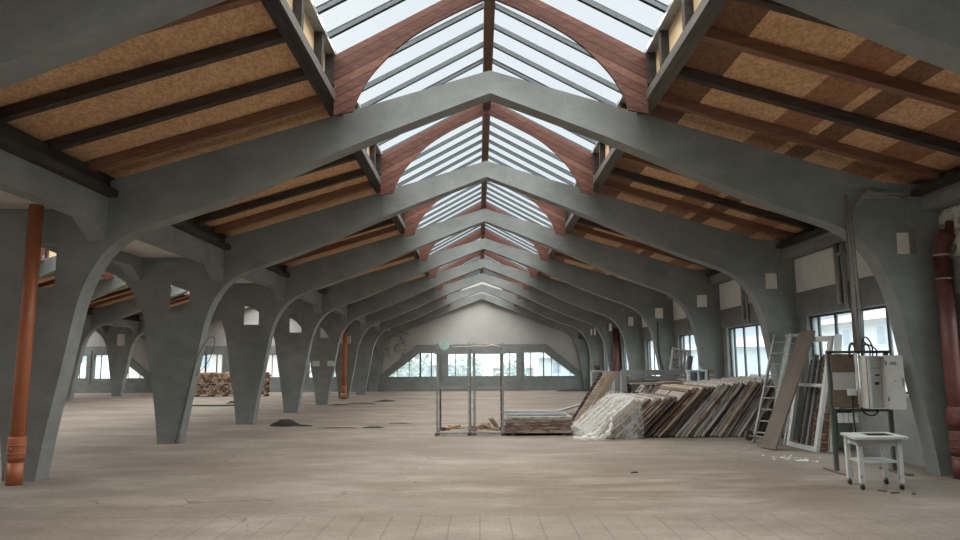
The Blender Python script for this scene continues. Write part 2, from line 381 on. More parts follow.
# ------------------------------------------------------------------ concrete frames
# intrados of half a frame: (distance from ridge, height)
LEGP = [(6.48, 0), (6.385, .7), (6.25, 1.45), (6.135, 2.15), (6.06, 2.55), (5.945, 2.89), (5.775, 3.20), (5.55, 3.44), (5.27, 3.61), (5.0, 3.715)]
BEAMP = [(5.0, 3.715), (4.5, 3.885), (4.0, 4.075), (3.5, 4.275), (2.7, 4.635), (1.8, 5.01), (.9, 5.365), (0, 5.712)]
LEG = smooth_pts(LEGP, 5)
APX = 6.075
def top(s): return APX - SL * s
SEAM = 5.0
def beam_mesh(kr):
    lo = [(-s, z) for s, z in BEAMP] + [(s * kr, z) for s, z in BEAMP[-2::-1]]
    hi = [(SEAM * kr, top(SEAM)), (0, APX), (-SEAM, top(SEAM))]
    mb = MB(); mb.prism(lo + hi, 0, TH)
    return mb.mesh('beam', M['conc'])
BM_MAIN, BM_SIDE = beam_mesh(.98), beam_mesh(1.0)
def column_mesh(kr_left):
    # local x: 0 = column centre; the right side carries the hall to the right
    right = [(HP - s, z) for s, z in LEG]
    left = [(-x * 1.0, z) for x, z in reversed(right)]
    tp = [(HP - SEAM, top(SEAM)), (HP - 5.70, top(5.70)), (HP - 5.70, 4.10), (HP - 5.95, 4.10), (HP - 5.95, 3.94)]
    tp = tp + [(-x, z) for x, z in reversed(tp)]
    hole = [(-.12, 2.76), (.295, 2.76), (.285, 3.42), (-.115, 3.42)]
    mb = MB(); mb.prism(right + tp + left, 0, TH, [hole], rear=lambda p: Vector((p.x - .17, 0, p.z)) if -.13 < p.x < -.1 and 2.7 < p.z < 3.5 else p); return mb.mesh('column', M['conc'])
def wall_column_mesh():
    # against the right wall, local x: 0 = main ridge
    pts = [(s * .98, z) for s, z in LEG]
    lp = pts + [(SEAM * .98, top(SEAM)), (5.9, top(6.0)), (WX - XR + .005, top(6.0) - .05), (WX - XR + .005, 0)]
    hole = [(6.01, 3.19), (6.295, 3.19), (6.30, 3.57), (6.02, 3.57)]
    mb = MB(); mb.prism(lp, 0, TH, [hole], rear=lambda p: Vector((p.x + .10, 0, p.z)) if 6.29 < p.x < 6.31 and 3.1 < p.z < 3.6 else p); return mb.mesh('column', M['conc'])
COLM, WCOLM = column_mesh(1), wall_column_mesh()
for h in range(3):
    for n in range(-2, 9):
        o = link('beam', BM_MAIN if h == 0 else BM_SIDE, None, (RIDGES[h], FY(n), 0))
        w = 'behind the viewer' if FY(n) < 0 else ('overhead in front of the viewer, mostly out of view' if n < 1 else f'number {ORD[n]} of the row seen from the viewer')
        if n == 8: w = 'darkest, against the far gable wall'
        tag(o, f'grey painted concrete gable beam of the {HALL[h]}, ' + {-2: 'farthest behind the viewer', -1: 'just above the viewer', 0: 'cut by the upper picture corners'}.get(n, w if n == 8 else f'{ORD[n]} from the viewer'), 'beam', f'concrete beams of the {HALL[h]}', 'structure')
for r in range(3):
    for n in range(-2, 9):
        o = link('column', COLM, None, (ROWS[r], FY(n), 0))
        rn = ['row left of the main hall', 'second row to the left', 'outermost left row'][r]
        tag(o, f'grey Y-shaped concrete column with square hole, {rn}, ' + ({-2: 'farthest behind the viewer', -1: 'beside the viewer', 0: 'just out of view'}.get(n) or ('at the far gable wall' if n == 8 else f'{ORD[n]} from the viewer')), 'column', rn, 'structure')
for n in range(-2, 9):
    o = link('column', WCOLM, None, (XR, FY(n), 0))
    tag(o, 'grey curved concrete column standing against the right window wall, ' + ({-2: 'farthest behind the viewer', -1: 'beside the viewer', 0: 'just out of view'}.get(n) or ('at the far gable wall' if n == 8 else f'{ORD[n]} from the viewer')), 'column', 'columns along the right wall', 'structure')

# valley beams with haunches + gutter slab between the halls
def valley_mesh(sx):
    y0, y1 = TH - .005, BAY + .005
    lp = [(y0, 4.10), (y0, 3.44), (y0 + .05, 3.44), (y0 + .50, 3.72), (y1 - .50, 3.72), (y1 - .05, 3.44), (y1, 3.44), (y1, 4.10)]
    a, b = HP - 5.70, HP - 5.95
    mb = MB(); mb.prism(lp, sx * a, sx * b, axis='x'); return mb.mesh('beam', M['conc'])
VMR, VML = valley_mesh(1), valley_mesh(-1)
SLM = MB().box(-(HP - 5.95) - .02, HP - 5.95 + .02, 0, BAY, 3.94, 4.08).mesh('slab', M['slab'])
for r in range(2):
    rn = ['first column row', 'second column row'][r]
    for n in range(-2, 8):
        bay = {-2: 'behind the viewer', -1: 'beside the viewer', 0: 'nearest bay'}.get(n, f'bay after the {ORD[max(n, 0)]} frame')
        o = link('beam', VMR, None, (ROWS[r], FY(n), 0)); tag(o, f'grey haunched gutter beam facing the main side of {rn}, {bay}', 'beam', 'valley gutter beams', 'structure')
        o = link('beam', VML, None, (ROWS[r], FY(n), 0)); tag(o, f'grey haunched gutter beam on the far left side of {rn}, {bay}', 'beam', 'valley gutter beams', 'structure')
        o = link('slab', SLM, None, (ROWS[r], FY(n), 0)); tag(o, f'pale flat gutter slab over {rn}, {bay}', 'slab', 'gutter slabs', 'structure')

# ------------------------------------------------------------------ roof bays
SO, SE = 2.42, 6.02
RAFT = [1.40, 2.34, 3.42, 4.36]      # rafter centres behind the frame front
def roof_meshes(sg, SE=SE, wall=False):
    K = {}
    z = lambda s, dz: top(s) + dz
    mb = MB()
    a = [(sg * SO, z(SO, .20)), (sg * SE, z(SE, .20)), (sg * SE, z(SE, .30)), (sg * SO, z(SO, .30))]
    mb.prism(a, 0, BAY); K['panel'] = mb.mesh('ceiling', M['osb'] if sg < 0 else M['osb_patch'])
    for i, y in enumerate(RAFT):
        mb = MB(); d = .055
        mb.prism([(sg * SO, z(SO, d)), (sg * (SE - .1), z(SE - .1, d)), (sg * (SE - .1), z(SE - .1, .195)), (sg * SO, z(SO, .195))], y - .06, y + .06)
        K[i] = mb.mesh('rafter', M['rafter_red'] if i == 3 or i == (0 if sg < 0 else 1) else M['rafter_dark'])
    mb = MB(); e0, e1 = (6.45, 6.70) if wall else (5.78, 6.0)
    mb.box(min(sg * e0, sg * e1), max(sg * e0, sg * e1), -.01, BAY + .01, 4.06, z(e1, .2))
    K['eave'] = mb.mesh('eave_board', M['dark_timber'])  # board closes the eave, its dark colour standing in for the shaded gap
    # pole plate lying on the gutter beam
    mb = MB(); e0, e1 = (6.28, 6.42) if wall else (5.56, 5.70)
    mb.box(min(sg * e0, sg * e1), max(sg * e0, sg * e1), TH + .02, BAY - .02, *((4.06, 4.14) if wall else (4.10, 4.21)))
    K['plate'] = mb.mesh('wall_plate', M['dark_timber'])
    return K
RML, RMR = roof_meshes(-1), roof_meshes(1)
RMW = roof_meshes(1, 6.72, True)     # right slope of the main hall runs on to the outer wall
def bayname(n):
    return {-2: 'behind the viewer', -1: 'above the viewer', 0: 'nearest in view'}.get(n, f'beyond the {ORD[max(n, 0)]} frame')
for h in range(3):
    for n in range(-2, 8):
        for K, side in ((RML, 'left'), (RMW if h == 0 else RMR, 'right')):
            o = link('ceiling', K['panel'], None, (RIDGES[h], FY(n), 0))
            desc = 'tan chipboard' if side == 'left' else 'patched brown chipboard'
            tag(o, f'{desc} roof slope {side} of the {HALL[h]} skylight, bay {bayname(n)}', 'ceiling', f'roof slopes of the {HALL[h]}', 'structure')
            for i in range(4):
                q = link('rafter', K[i], o)
                if i == 3 or i == (0 if side == 'left' else 1): q['label'] = 'red-brown rafter'
            link('eave_board', K['eave'], o); link('wall_plate', K['plate'], o)

# ------------------------------------------------------------------ roof lantern (skylight) bays
CI, EZ, RZ = 2.25, 6.13, 7.36
SG = (RZ - EZ) / CI
NB = 7
def lantern_meshes():
    K = {}
    for sg, nm in ((-1, 'l'), (1, 'r')):
        mb = MB(); mb.box(min(sg * CI, sg * (CI + .19)), max(sg * CI, sg * (CI + .19)), 0, BAY, 5.36, 5.47); K['curb' + nm] = mb.mesh('curb_beam', M['dark_timber'] if sg < 0 else M['curb'])
        mb = MB(); mb.box(min(sg * (CI - .02), sg * CI), max(sg * (CI - .02), sg * CI), 0, BAY, 5.35, 5.48); K['strip' + nm] = mb.mesh('curb_strip', M['curb'])
        mb = MB()
        for y in (.25, 1.30, 2.36, 3.42, 4.10): mb.box(min(sg * (CI + .02), sg * (CI + .13)), max(sg * (CI + .02), sg * (CI + .13)), y, y + .11, 5.47, 6.04)
        K['stud' + nm] = mb.mesh('curb_studs', M['dark_timber'])
        mb = MB(); mb.box(min(sg * (CI + .13), sg * (CI + .16)), max(sg * (CI + .13), sg * (CI + .16)), 0, BAY, 5.46, 6.06); K['ply' + nm] = mb.mesh('plywood_upstand', M['ply'])
        mb = MB(); mb.box(min(sg * (CI - .01), sg * (CI + .2)), max(sg * (CI - .01), sg * (CI + .2)), 0, BAY, 6.05, 6.11); K['eave' + nm] = mb.mesh('eave_rail', M['alu_light'])
        mb = MB(); t = .012
        mb.prism([(sg * .06, RZ + .02), (sg * (CI + .15), EZ + .02 - .15 * SG + .06), (sg * (CI + .15), EZ + .02 - .15 * SG + .06 + t), (sg * .06, RZ + .02 + t)], 0, BAY)
        K['pane' + nm] = mb.mesh('roof_glazing', M['roof_glass'])
        mb = MB()
        for i in range(NB):
            y = (i + .5) * BAY / NB
            for dy in (-.022, .022):
                mb.bar((sg * .05, y + dy, RZ - .02), (sg * (CI + .12), y + dy, EZ - .02 - .12 * SG + .03), .016, .075)
            mb.bar((sg * .05, y, RZ + .0), (sg * (CI + .12), y, EZ - .12 * SG + .05), .06, .02)
        K['bar' + nm] = mb.mesh('glazing_bars', M['alu'])
    mb = MB(); mb.box(-.085, .085, 0, BAY, 7.05, RZ + .05); K['ridge'] = mb.mesh('ridge_beam', M['ridge'])
    return K
LK = lantern_meshes()
INNER = [(0, 6.93), (.36, 6.765), (.72, 6.58), (1.0, 6.415), (1.22, 6.26), (1.42, 6.08), (1.62, 5.865), (1.76, 5.68), (1.88, 5.46), (1.94, 5.32), (1.97, 5.2)]
def arch_mesh():
    IN = smooth_pts(INNER, 3)
    zo = lambda s: RZ - .09 - SG * s
    lp = [(-CI - .0, zo(CI)), (-CI, 5.14)] + [(-s, z) for s, z in reversed(IN)][0:-1] + IN + [(CI, 5.14), (CI, zo(CI)), (0, zo(0))]
    mb = MB(); mb.prism(lp, 0, .05); return mb.mesh('timber_arch_beam', M['boards'])
AM = arch_mesh()
APO = MB()
for sg in (-1, 1): APO.box(min(sg * (CI - .005), sg * (CI + .1)), max(sg * (CI - .005), sg * (CI + .1)), -.03, .09, 5.58, 6.02)
APM = APO.mesh('arch_post', M['dark_timber'])
for h in range(3):
    for n in range(-2, 8):
        e = thing('roof_window', f'glazed ridge skylight of the {HALL[h]}, bay {bayname(n)}', 'skylight', (RIDGES[h], FY(n), 0), group=f'skylights of the {HALL[h]}', kind='structure')
        for k, me in LK.items():
            link(me.name.split('.')[0], me, e)
    for n in range(-1, 9):
        o = link('arch_beam', AM, None, (RIDGES[h], FY(n) - .62, 0))
        tag(o, f'red-brown boarded arch spanning under the {HALL[h]} skylight, ' + ({-1: 'above the viewer', 0: 'just out of view'}.get(n) or f'in front of the {ORD[max(n,0)]} frame'), 'arch', f'boarded arches of the {HALL[h]}', 'structure')
        link('arch_post', APM, o)
wire = []

# ------------------------------------------------------------------ floor and walls
XL = ROWS[2] - .3
tag(MB().box(XL - .3, WX + .28, YBACK - .5, YEND + .3, -.25, 0).build('floor', M['floor']), 'bare dusty beige concrete floor with stains and cracks', 'floor', None, 'structure')
# far gable walls (one plaster wall, openings for three window groups per hall)
def gable_openings(xr):
    f = lambda pts: [(xr + x, z) for x, z in pts]
    g = []
    g.append(f([(-5.93, .86), (-2.80, .86), (-2.80, 2.37), (-3.93, 2.37)]))
    g.append(f([(-2.14, .88), (2.17, .88), (2.17, 2.33), (-2.14, 2.33)]))
    g.append(f([(2.62, .86), (5.89, .86), (3.91, 2.37), (2.62, 2.37)]))
    return g
def gable_wall(y0, y1, name, label, flip=False):
    lp = [(XL, 0), (WX + .28, 0), (WX + .28, 4.2), (XR + HP - .6, 4.2)]
    for h in range(3):
        x = RIDGES[h]
        lp += [(x + 5.6, 4.5), (x + 2.4, 5.55), (x + 2.4, 6.1), (x, 7.35), (x - 2.4, 6.1), (x - 2.4, 5.55), (x - 5.6, 4.5)]
    lp += [(XL, 4.2)]
    ho = [o for h in range(3) for o in gable_openings(RIDGES[h])]
    mb = MB(); mb.prism(lp, y0, y1, ho)
    return tag(mb.build(name, M['gable']), label, 'wall', None, 'structure')
gable_wall(YEND, YEND + .25, 'wall_far', 'white plastered far gable wall above the grey window band')
gable_wall(YBACK - .3, YBACK, 'wall_back', 'white plastered gable wall behind the viewer')
# grey painted apron with sloping shoulders that frames the window groups
for h in range(3):
    x = RIDGES[h]
    lp = [(x - 6.5, 0), (x + 6.5, 0), (x + 6.5, 1.06), (x + 6.25, 1.06), (x + 4.05, 2.87), (x - 4.08, 2.87), (x - 6.28, 1.06), (x - 6.5, 1.06)]
    mb = MB(); mb.prism(lp, YEND - .09, YEND + .003, gable_openings(x))
    for px in (-2.47, 2.395): mb.box(x + px - .09, x + px + .09, YEND - .15, YEND - .09, .6, 2.6)
    tag(mb.build(f'trim_{h + 1}', M['conc']), f'grey concrete window surround with sloping shoulders in the far gable of the {HALL[h]}', 'trim', 'window surrounds of the far gables', 'structure')

WN = [0]
def window(poly, y, mull, axis, name_label, cat='window', fw=.045, group=None, open_leaf=None):
    """poly in (a, z); frame follows the outline, mull = a positions"""
    WN[0] += 1
    e = thing(f'window_{WN[0]}', name_label, cat, group=group, kind='structure')
    cx = sum(p[0] for p in poly) / len(poly); cz = sum(p[1] for p in poly) / len(poly)
    mk = (lambda a, t, z: (a, t, z)) if axis == 'y' else (lambda a, t, z: (t, a, z))
    mb = MB()
    up = (0, 1, 0) if axis == 'y' else (1, 0, 0)
    for i in range(len(poly)):
        a, b = poly[i], poly[(i + 1) % len(poly)]
        mb.bar(mk(a[0] * .998 + cx * .002, y, a[1] * .99 + cz * .01), mk(b[0] * .998 + cx * .002, y, b[1] * .99 + cz * .01), fw, .06, up)
    mb.build('window_frame', M['win_frame'], e)
    def zr(a):
        zs = []
        for i in range(len(poly)):
            p, q = poly[i], poly[(i + 1) % len(poly)]
            if (p[0] - a) * (q[0] - a) < 0: zs.append(p[1] + (q[1] - p[1]) * (a - p[0]) / (q[0] - p[0]))
        return min(zs), max(zs)
    for a, w in mull:
        z0, z1 = zr(a); m2 = MB(); m2.bar(mk(a, y, z0), mk(a, y, z1), w, .05, (0, 1, 0) if axis == 'y' else (1, 0, 0)); m2.build('mullion', M['win_frame'], e)
    g = MB(); g.prism(poly, y - .004, y + .004, axis=axis); g.build('pane', M['glass'], e)
    return e
for h in range(3):
    x = RIDGES[h]; gl, gc, gr = gable_openings(x); y = YEND + .06
    window(gl, y, [(x - 5.3, .03), (x - 4.55, .035), (x - 3.86, .10), (x - 3.17, .06)], 'y', f'sloping-topped window group at the left shoulder of the {HALL[h]} far gable')
    window(gc, y, [(x - 1.66, .04), (x - .90, .04), (x - .55, .05), (x + .30, .035), (x + 1.15, .04), (x + 1.72, .04)], 'y', f'wide middle window group in the far gable of the {HALL[h]}')
    window(gr, y, [(x + 3.03, .05), (x + 3.84, .07), (x + 4.35, .03), (x + 4.75, .03), (x + 5.5, .03)], 'y', f'sloping-topped window group at the right shoulder of the {HALL[h]} far gable')
    for i, gp in enumerate(gable_openings(x)):
        window(gp, YBACK - .15, [(x + (-4, 0, 4)[i], .06)], 'y', f'{["left", "middle", "right"][i]} window group of the {HALL[h]} gable behind the viewer')

# right wall with a window in every bay
WA, WB, WZ0, WZ1 = .82, 4.42, 1.09, 2.57
ho = []
for n in range(-2, 8): ho.append([(FY(n) + WA, WZ0), (FY(n) + WB, WZ0), (FY(n) + WB, WZ1), (FY(n) + WA, WZ1)])
mb = MB(); mb.prism([(YBACK - .3, 0), (YEND + .25, 0), (YEND + .25, 4.45), (YBACK - .3, 4.45)], WX, WX + .25, ho, 'x')
tag(mb.build('wall_right', M['conc']), 'grey painted right-hand outer wall with a window in every bay', 'wall', None, 'structure')
for n in range(-2, 8):
    y = FY(n); b = bayname(n)
    window(ho[n + 2], WX + .12, [(y + WA + .88, .055), (y + WA + 1.75, .055), (y + WA + 2.62, .055), (y + WB - .30, .05)], 'x', f'dark-framed window in the right wall, bay {b}', group='windows along the right wall', fw=.06)
    o = MB().box(WX - .03, WX + .01, y + TH + .02, y + BAY - .03, 3.10, 3.82).build('panel_trim', M['stained'] if n == 0 else M['panel_white'])
    tag(o, ('mould-stained' if n == 0 else 'whitewashed') + f' infill panel high on the right wall, bay {b}', 'wall panel', 'infill panels along the right wall', 'structure')
    o = MB().box(WX - .045, WX + .01, y + TH + .01, y + BAY - .01, 2.58, 3.09).build('lintel', M['lintel'])
    tag(o, f'raw grey lintel above the right wall window, bay {b}', 'lintel', 'lintels along the right wall', 'structure')
    o = MB().box(WX - .26, WX + .005, y + TH - .004, y + BAY + .004, 3.84, 4.16).build('beam', M['conc'])
    tag(o, f'grey concrete eaves beam along the right wall, bay {b}', 'beam', 'eaves beams along the right wall', 'structure')
    o = MB().box(WX - .06, WX + .05, y + WA - .04, y + WB + .04, 1.05, 1.09).build('windowsill', M['white_wall'])
    tag(o, f'pale sill under the right wall window, bay {b}', 'windowsill', 'sills along the right wall', 'structure')
    # painted service duct standing beside the window
    d = thing('service_duct', f'grey vertical pipe pair high on the right wall, bay {b}', 'pipe', (WX - .09, y + 2.72, 2.6), group='pipe pairs along the right wall')
    MB().tube([(0, -.12, 0), (0, -.12, 1.24)], .04, 8).build('pipe', M['conduit'], d); MB().tube([(0, .12, .1), (0, .12, 1.24)], .055, 8).build('pipe', M['conduit'], d)
    MB().box(-.02, .05, -.2, .2, 1.0, 1.05).build('clamp', M['conduit'], d)
mb = MB(); mb.box(XL - .25, XL, YBACK - .3, YEND + .25, 0, 4.45)
tag(mb.build('wall_left', M['conc']), 'grey closed outer wall of the far left hall', 'wall', None, 'structure')

# ------------------------------------------------------------------ outside
tag(MB().box(-120, 160, -60, 220, -4.3, -4.0).build('ground', M['ground']), 'pale yard surface outside below the windows', 'ground', None, 'structure')
mb = MB()
NXg, NYg = 24, 10
vs = [(-90 + 200 * i / NXg, 85 + 110 * j / NYg, -4.2 + 10 * (j / NYg) ** 1.1 + 1.2 * sin(i * 1.3 + j) * (j > 0)) for j in range(NYg + 1) for i in range(NXg + 1)]
mb.add(vs, [(j * (NXg + 1) + i, j * (NXg + 1) + i + 1, (j + 1) * (NXg + 1) + i + 1, (j + 1) * (NXg + 1) + i) for j in range(NYg) for i in range(NXg)], True)
tag(mb.build('hill', M['hill']), 'hazy green slope seen through the far gable windows', 'hill', None, 'structure')
def house(x0, x1, y0, y1, z1, mat, label, face, cols, rows, roof=1.4, z0=-4.0):
    e = thing('house', label, 'building', ((x0 + x1) / 2, (y0 + y1) / 2, z0))
    cx, cy = (x0 + x1) / 2, (y0 + y1) / 2; w, d, hh = (x1 - x0) / 2, (y1 - y0) / 2, z1 - z0
    MB().box(-w, w, -d, d, 0, hh).build('wall', mat, e)
    m = MB(); k = .6
    m.add([(-w - k, -d - k, hh), (w + k, -d - k, hh), (w + k, d + k, hh), (-w - k, d + k, hh), (-w * .5 if w > d else 0, 0 if w > d else -d * .5, hh + roof), (w * .5 if w > d else 0, 0 if w > d else d * .5, hh + roof)],
          [(0, 3, 2, 1), (0, 1, 5, 4), (2, 3, 4, 5), (1, 2, 5), (3, 0, 4)] if w > d else [(0, 3, 2, 1), (1, 2, 5, 4), (3, 0, 4, 5), (0, 1, 4), (2, 3, 5)])
    m.build('roof', M['roof_tile'], e)
    for r in range(rows):
        for c in range(cols):
            zc = (r + .62) * hh / rows
            if face == 'x':
                yc = -d + (c + .5) * 2 * d / cols; p = MB().box(-w - .04, -w + .02, yc - .55, yc + .55, zc - .7, zc + .7); q = MB().box(-w - .06, -w - .03, yc - .45, yc + .45, zc - .6, zc + .6)
            else:
                xc = -w + (c + .5) * 2 * w / cols; p = MB().box(xc - .55, xc + .55, -d - .04, -d + .02, zc - .7, zc + .7); q = MB().box(xc - .45, xc + .45, -d - .06, -d - .03, zc - .6, zc + .6)
            f = p.build('window', M['house_white'], e); q.build('window_pane', M['pane_dark'], f)
    if face == 'x':
        for r in range(1, rows): MB().box(-w - .9, -w, -d * .6, d * .6, r * hh / rows, r * hh / rows + .18).build('balcony', M['house_white'], e)
    return e
house(24, 36, 14, 34, 5.2, M['house_white'], 'white block with rows of windows seen through the nearest right window', 'x', 6, 3)
house(27, 38, 40, 62, 4.5, M['house_cream'], 'cream block seen through the farther right windows', 'x', 5, 3)
house(25, 36, 68, 84, 3.2, M['house_white'], 'low pale block beyond the far right windows', 'x', 4, 2)
house(-13, -2, 88, 100, 1.6, M['house_cream'], 'cream house on the slope behind the middle far window', 'y', 4, 2)
house(8, 16, 84, 94, 2.4, M['house_white'], 'white house seen through the right shoulder window of the far gable', 'y', 3, 2)
house(-40, -26, 80, 92, 3.5, M['house_pink'], 'pinkish house seen through the far left hall windows', 'y', 4, 2)
house(-74, -60, 86, 98, 4.0, M['house_white'], 'white house beyond the far left hall gable', 'y', 4, 2)
house(2, 7.5, 96, 104, 1.2, M['house_pink'], 'small brick house on the slope behind the scaffold', 'y', 2, 2)
def tree(x, y, z, hgt, rad, label):
    e = thing('tree', label, 'tree', (x, y, z), group='trees outside the far gable')
    MB().tube([(0, 0, 0), (.1, 0, hgt * .55)], [.22, .12], 7).build('trunk', M['bark'], e)
    m = MB(); rr = random.Random(int(x * 10))
    for k in range(420):
        while True:
            q = Vector((rr.uniform(-1, 1), rr.uniform(-1, 1), rr.uniform(-1, 1)))
            if .25 < q.length < 1: break
        c = Vector((q.x * rad, q.y * rad, hgt * .62 + q.z * hgt * .42)); u = Vector((rr.uniform(-1, 1), rr.uniform(-1, 1), rr.uniform(-1, 1))).normalized(); w = u.orthogonal().normalized(); s = .32
        m.add([c - u * s, c + w * s * .6, c + u * s, c - w * s * .6], [(0, 1, 2, 3)])
    m.build('crown', M['leaf'], e)
for i, (x, y, hh, rr, lb) in enumerate([(-11, 66, 8.5, 2.6, 'pale green tree behind the left shoulder window of the main gable'), (-7.4, 74, 8, 2.4, 'second green tree behind the left shoulder window of the main gable'),
        (-15.5, 72, 9, 3, 'green tree outside, left of the main gable'), (-1.5, 78, 6.5, 2.2, 'small tree behind the middle far window'), (3.8, 82, 6, 2, 'low tree behind the scaffold and far window'),
        (17, 78, 7.5, 2.4, 'tree outside, right of the far gable'), (-48, 76, 8, 2.8, 'tree beyond the far left hall gable'), (34, 90, 8, 3, 'tree between the pale blocks on the right')]):
    tree(x, y, -4.0, hh, rr, lb)

# ------------------------------------------------------------------ pipes
def big_pipe(x, y, z0, z1, r, mat, label, coup=True, elbow=None, group=None):
    e = thing('downpipe', label, 'pipe', (x, y, 0), group=group)
    MB().tube([(0, 0, z0), (0, 0, z1)], r, 20).build('pipe', mat, e)
    if coup:
        m = MB()
        m.tube([(0, 0, z0), (0, 0, z0 + .30)], r * 1.10, 20); c = m.build('lower_socket', mat, e)
        m = MB(); m.tube([(0, 0, z0 + .34), (0, 0, z0 + .37), (0, 0, z0 + .62), (0, 0, z0 + .65)], [r * 1.11, r * 1.19, r * 1.19, r * 1.11], 20); c = m.build('coupling', mat, e)
        for zz in (.42, .53): MB().tube([(0, 0, z0 + zz - .012), (0, 0, z0 + zz + .012)], r * 1.24, 20).build('clamp_ring', mat, c)
        MB().tube([(0, -r * 1.25, z0 + .50), (0, -r * 1.48, z0 + .50)], .012, 8).build('bolt', M['steel'], c)
    return e
big_pipe(-6.415, 9.86, 0, 3.93, .094, M['orange_pipe'], 'orange plastic downpipe in front of the nearest left column')
e = big_pipe(-6.49, FY(6) - .16, 0, 3.93, .11, M['orange_pipe'], 'orange-red downpipe in front of the sixth left column')
MB().box(-.22, .26, .03, .15, 2.66, 3.03).build('backing_board', M['cab'], e)
e = big_pipe(6.70, 9.90, 0, 3.14, .105, M['red_pipe'], 'dark red iron downpipe with elbow beside the nearest right column')
pts = [(0, 0, 3.14)] + [(.16 * (1 - cos(t)), 0, 3.24 + .16 * sin(t)) for t in [0, .35, .7, 1.05, 1.4]]
MB().tube([(0, 0, 3.10), (0, 0, 3.24), (.02, -.01, 3.32), (.07, -.03, 3.39), (.13, -.05, 3.44)], .105, 18).build('elbow', M['red_pipe'], e)
MB().tube([(.10, -.04, 3.42), (.125, -.05, 3.50), (.14, -.06, 3.62)], .07, 16).build('branch_pipe', M['red_pipe'], e)
MB().tube([(0, 0, 3.12), (0, 0, 3.15)], .112, 18).build('joint_ring', M['band'], e)
MB().tube([(0, 0, 2.78), (0, 0, 2.80)], .112, 18).build('joint_ring', M['band'], e)
m = MB(); m.tube([(0, 0, .70), (0, 0, .78), (0, 0, .95), (0, 0, .98)], [.115, .135, .135, .115], 18); m.build('flange', M['red_pipe'], e)
big_pipe(6.62, FY(6) - .19, 0, 3.3, .14, M['red_pipe'], 'dark red downpipe in front of the sixth right column', False)
# cables over the nearest right column
e = thing('cable_bundle', 'bundle of grey and brown cables hanging from the nearest right column to the switch cabinet', 'cables', (5.46, 10.02, 1.75))
for i in range(7):
    x = -.05 + i * .022; r = .010 + .004 * (i % 3)
    tp = 2.32 if i in (1, 4) else 1.86 + .02 * i
    z0 = .02
    MB().tube([(x + rnd.uniform(-.03, .03), .03 * (i % 2), z0), (x + rnd.uniform(-.02, .02), -.01, .6), (x * .8, 0, 1.2), (x * .7, .01, tp)], r, 6).build('cable', M['conduit'] if i % 3 else M['conduit_rust'], e)
for i, (o, zt) in enumerate(((0, .0), (.03, -.05), (.06, -.03))):
    MB().tube([(-.02 + o, .02, 1.80), (.0 + o, .04, 1.92), (.12 + o, .05, 2.10), (.24, .055, 2.30 + zt), (.30, .06, 2.345 + zt), (.80, .06, 2.34 + zt), (.88, .06, 2.31 + zt)], .014, 6).build('cable', M['conduit'], e)
e = thing('cable_tray', 'short grey cable tray screwed high on the nearest right column', 'cable tray', (5.76, 10.06, 4.09))
MB().box(0, .62, -.02, .05, -.01, .02).build('tray', M['conduit'], e)
for x in (.05, .3, .56): MB().box(x, x + .03, -.03, .055, -.03, .05).build('bracket', M['conduit'], e)
tag(MB().tube([(6.37, 10.09, 4.12), (6.38, 10.085, 3.85), (6.38, 10.08, 3.62), (6.33, 10.09, 3.60)], .010, 6).build('cable', M['conduit']), 'thin grey cable dropping from the tray to the hole in the nearest right column', 'cable')
tag(MB().tube([(6.38, 10.07, 4.04), (6.55, 10.02, 4.0), (6.59, 9.2, 3.98), (6.59, 7, 3.98), (6.59, 5.75, 3.98)], .012, 6).build('cable', M['conduit']), 'grey cable running along the right eaves beam towards the viewer', 'cable')
tag(MB().tube([(6.55, 14.8, 4.02), (6.55, 13.6, 3.98), (6.56, 12.3, 3.99), (6.56, 10.5, 4.05)], .018, 6).build('conduit_pipe', M['conduit']), 'grey conduit running along the right eaves beam behind the nearest right column', 'conduit')
# loose cable at second left column
cx = -6.06; fy = FY(2)
tag(MB().tube(smooth3([(-6.36, fy - .02, .02), (-6.26, fy - .02, .5), (-6.16, fy - .03, .95), (-6.10, fy - .02, 1.3), (-5.98, fy - .02, 1.8), (-5.80, fy - .03, 2.15), (-5.66, fy - .04, 2.22), (-5.62, fy - .05, 2.05), (-5.74, fy - .04, 1.7), (-6.0, fy - .02, 1.4)]), .006, 6).build('loose_cable', M['black']), 'thin dark cable looping down the edge of the second left column', 'cable')
for x in (-6.79, -6.165): tag(MB().box(x - .145, x + .145, FY(5) - .03, FY(5), 1.575, 1.80).build('wall_plate', M['cab']), ('pale plate on the fifth left column, nearer the left hall' if x < -6.4 else 'pale plate on the fifth left column, nearer the main hall'), 'plate', 'pair of plates on the fifth left column')
tag(MB().tube([(6.28, FY(4) - .02, 3.05), (6.27, FY(4) - .02, 2.2), (6.32, FY(4) - .02, 1.7), (6.5, FY(4) - .03, 1.2)], .015, 6).build('loose_cable', M['black']), 'dark cable hanging down the fourth right column', 'cable')

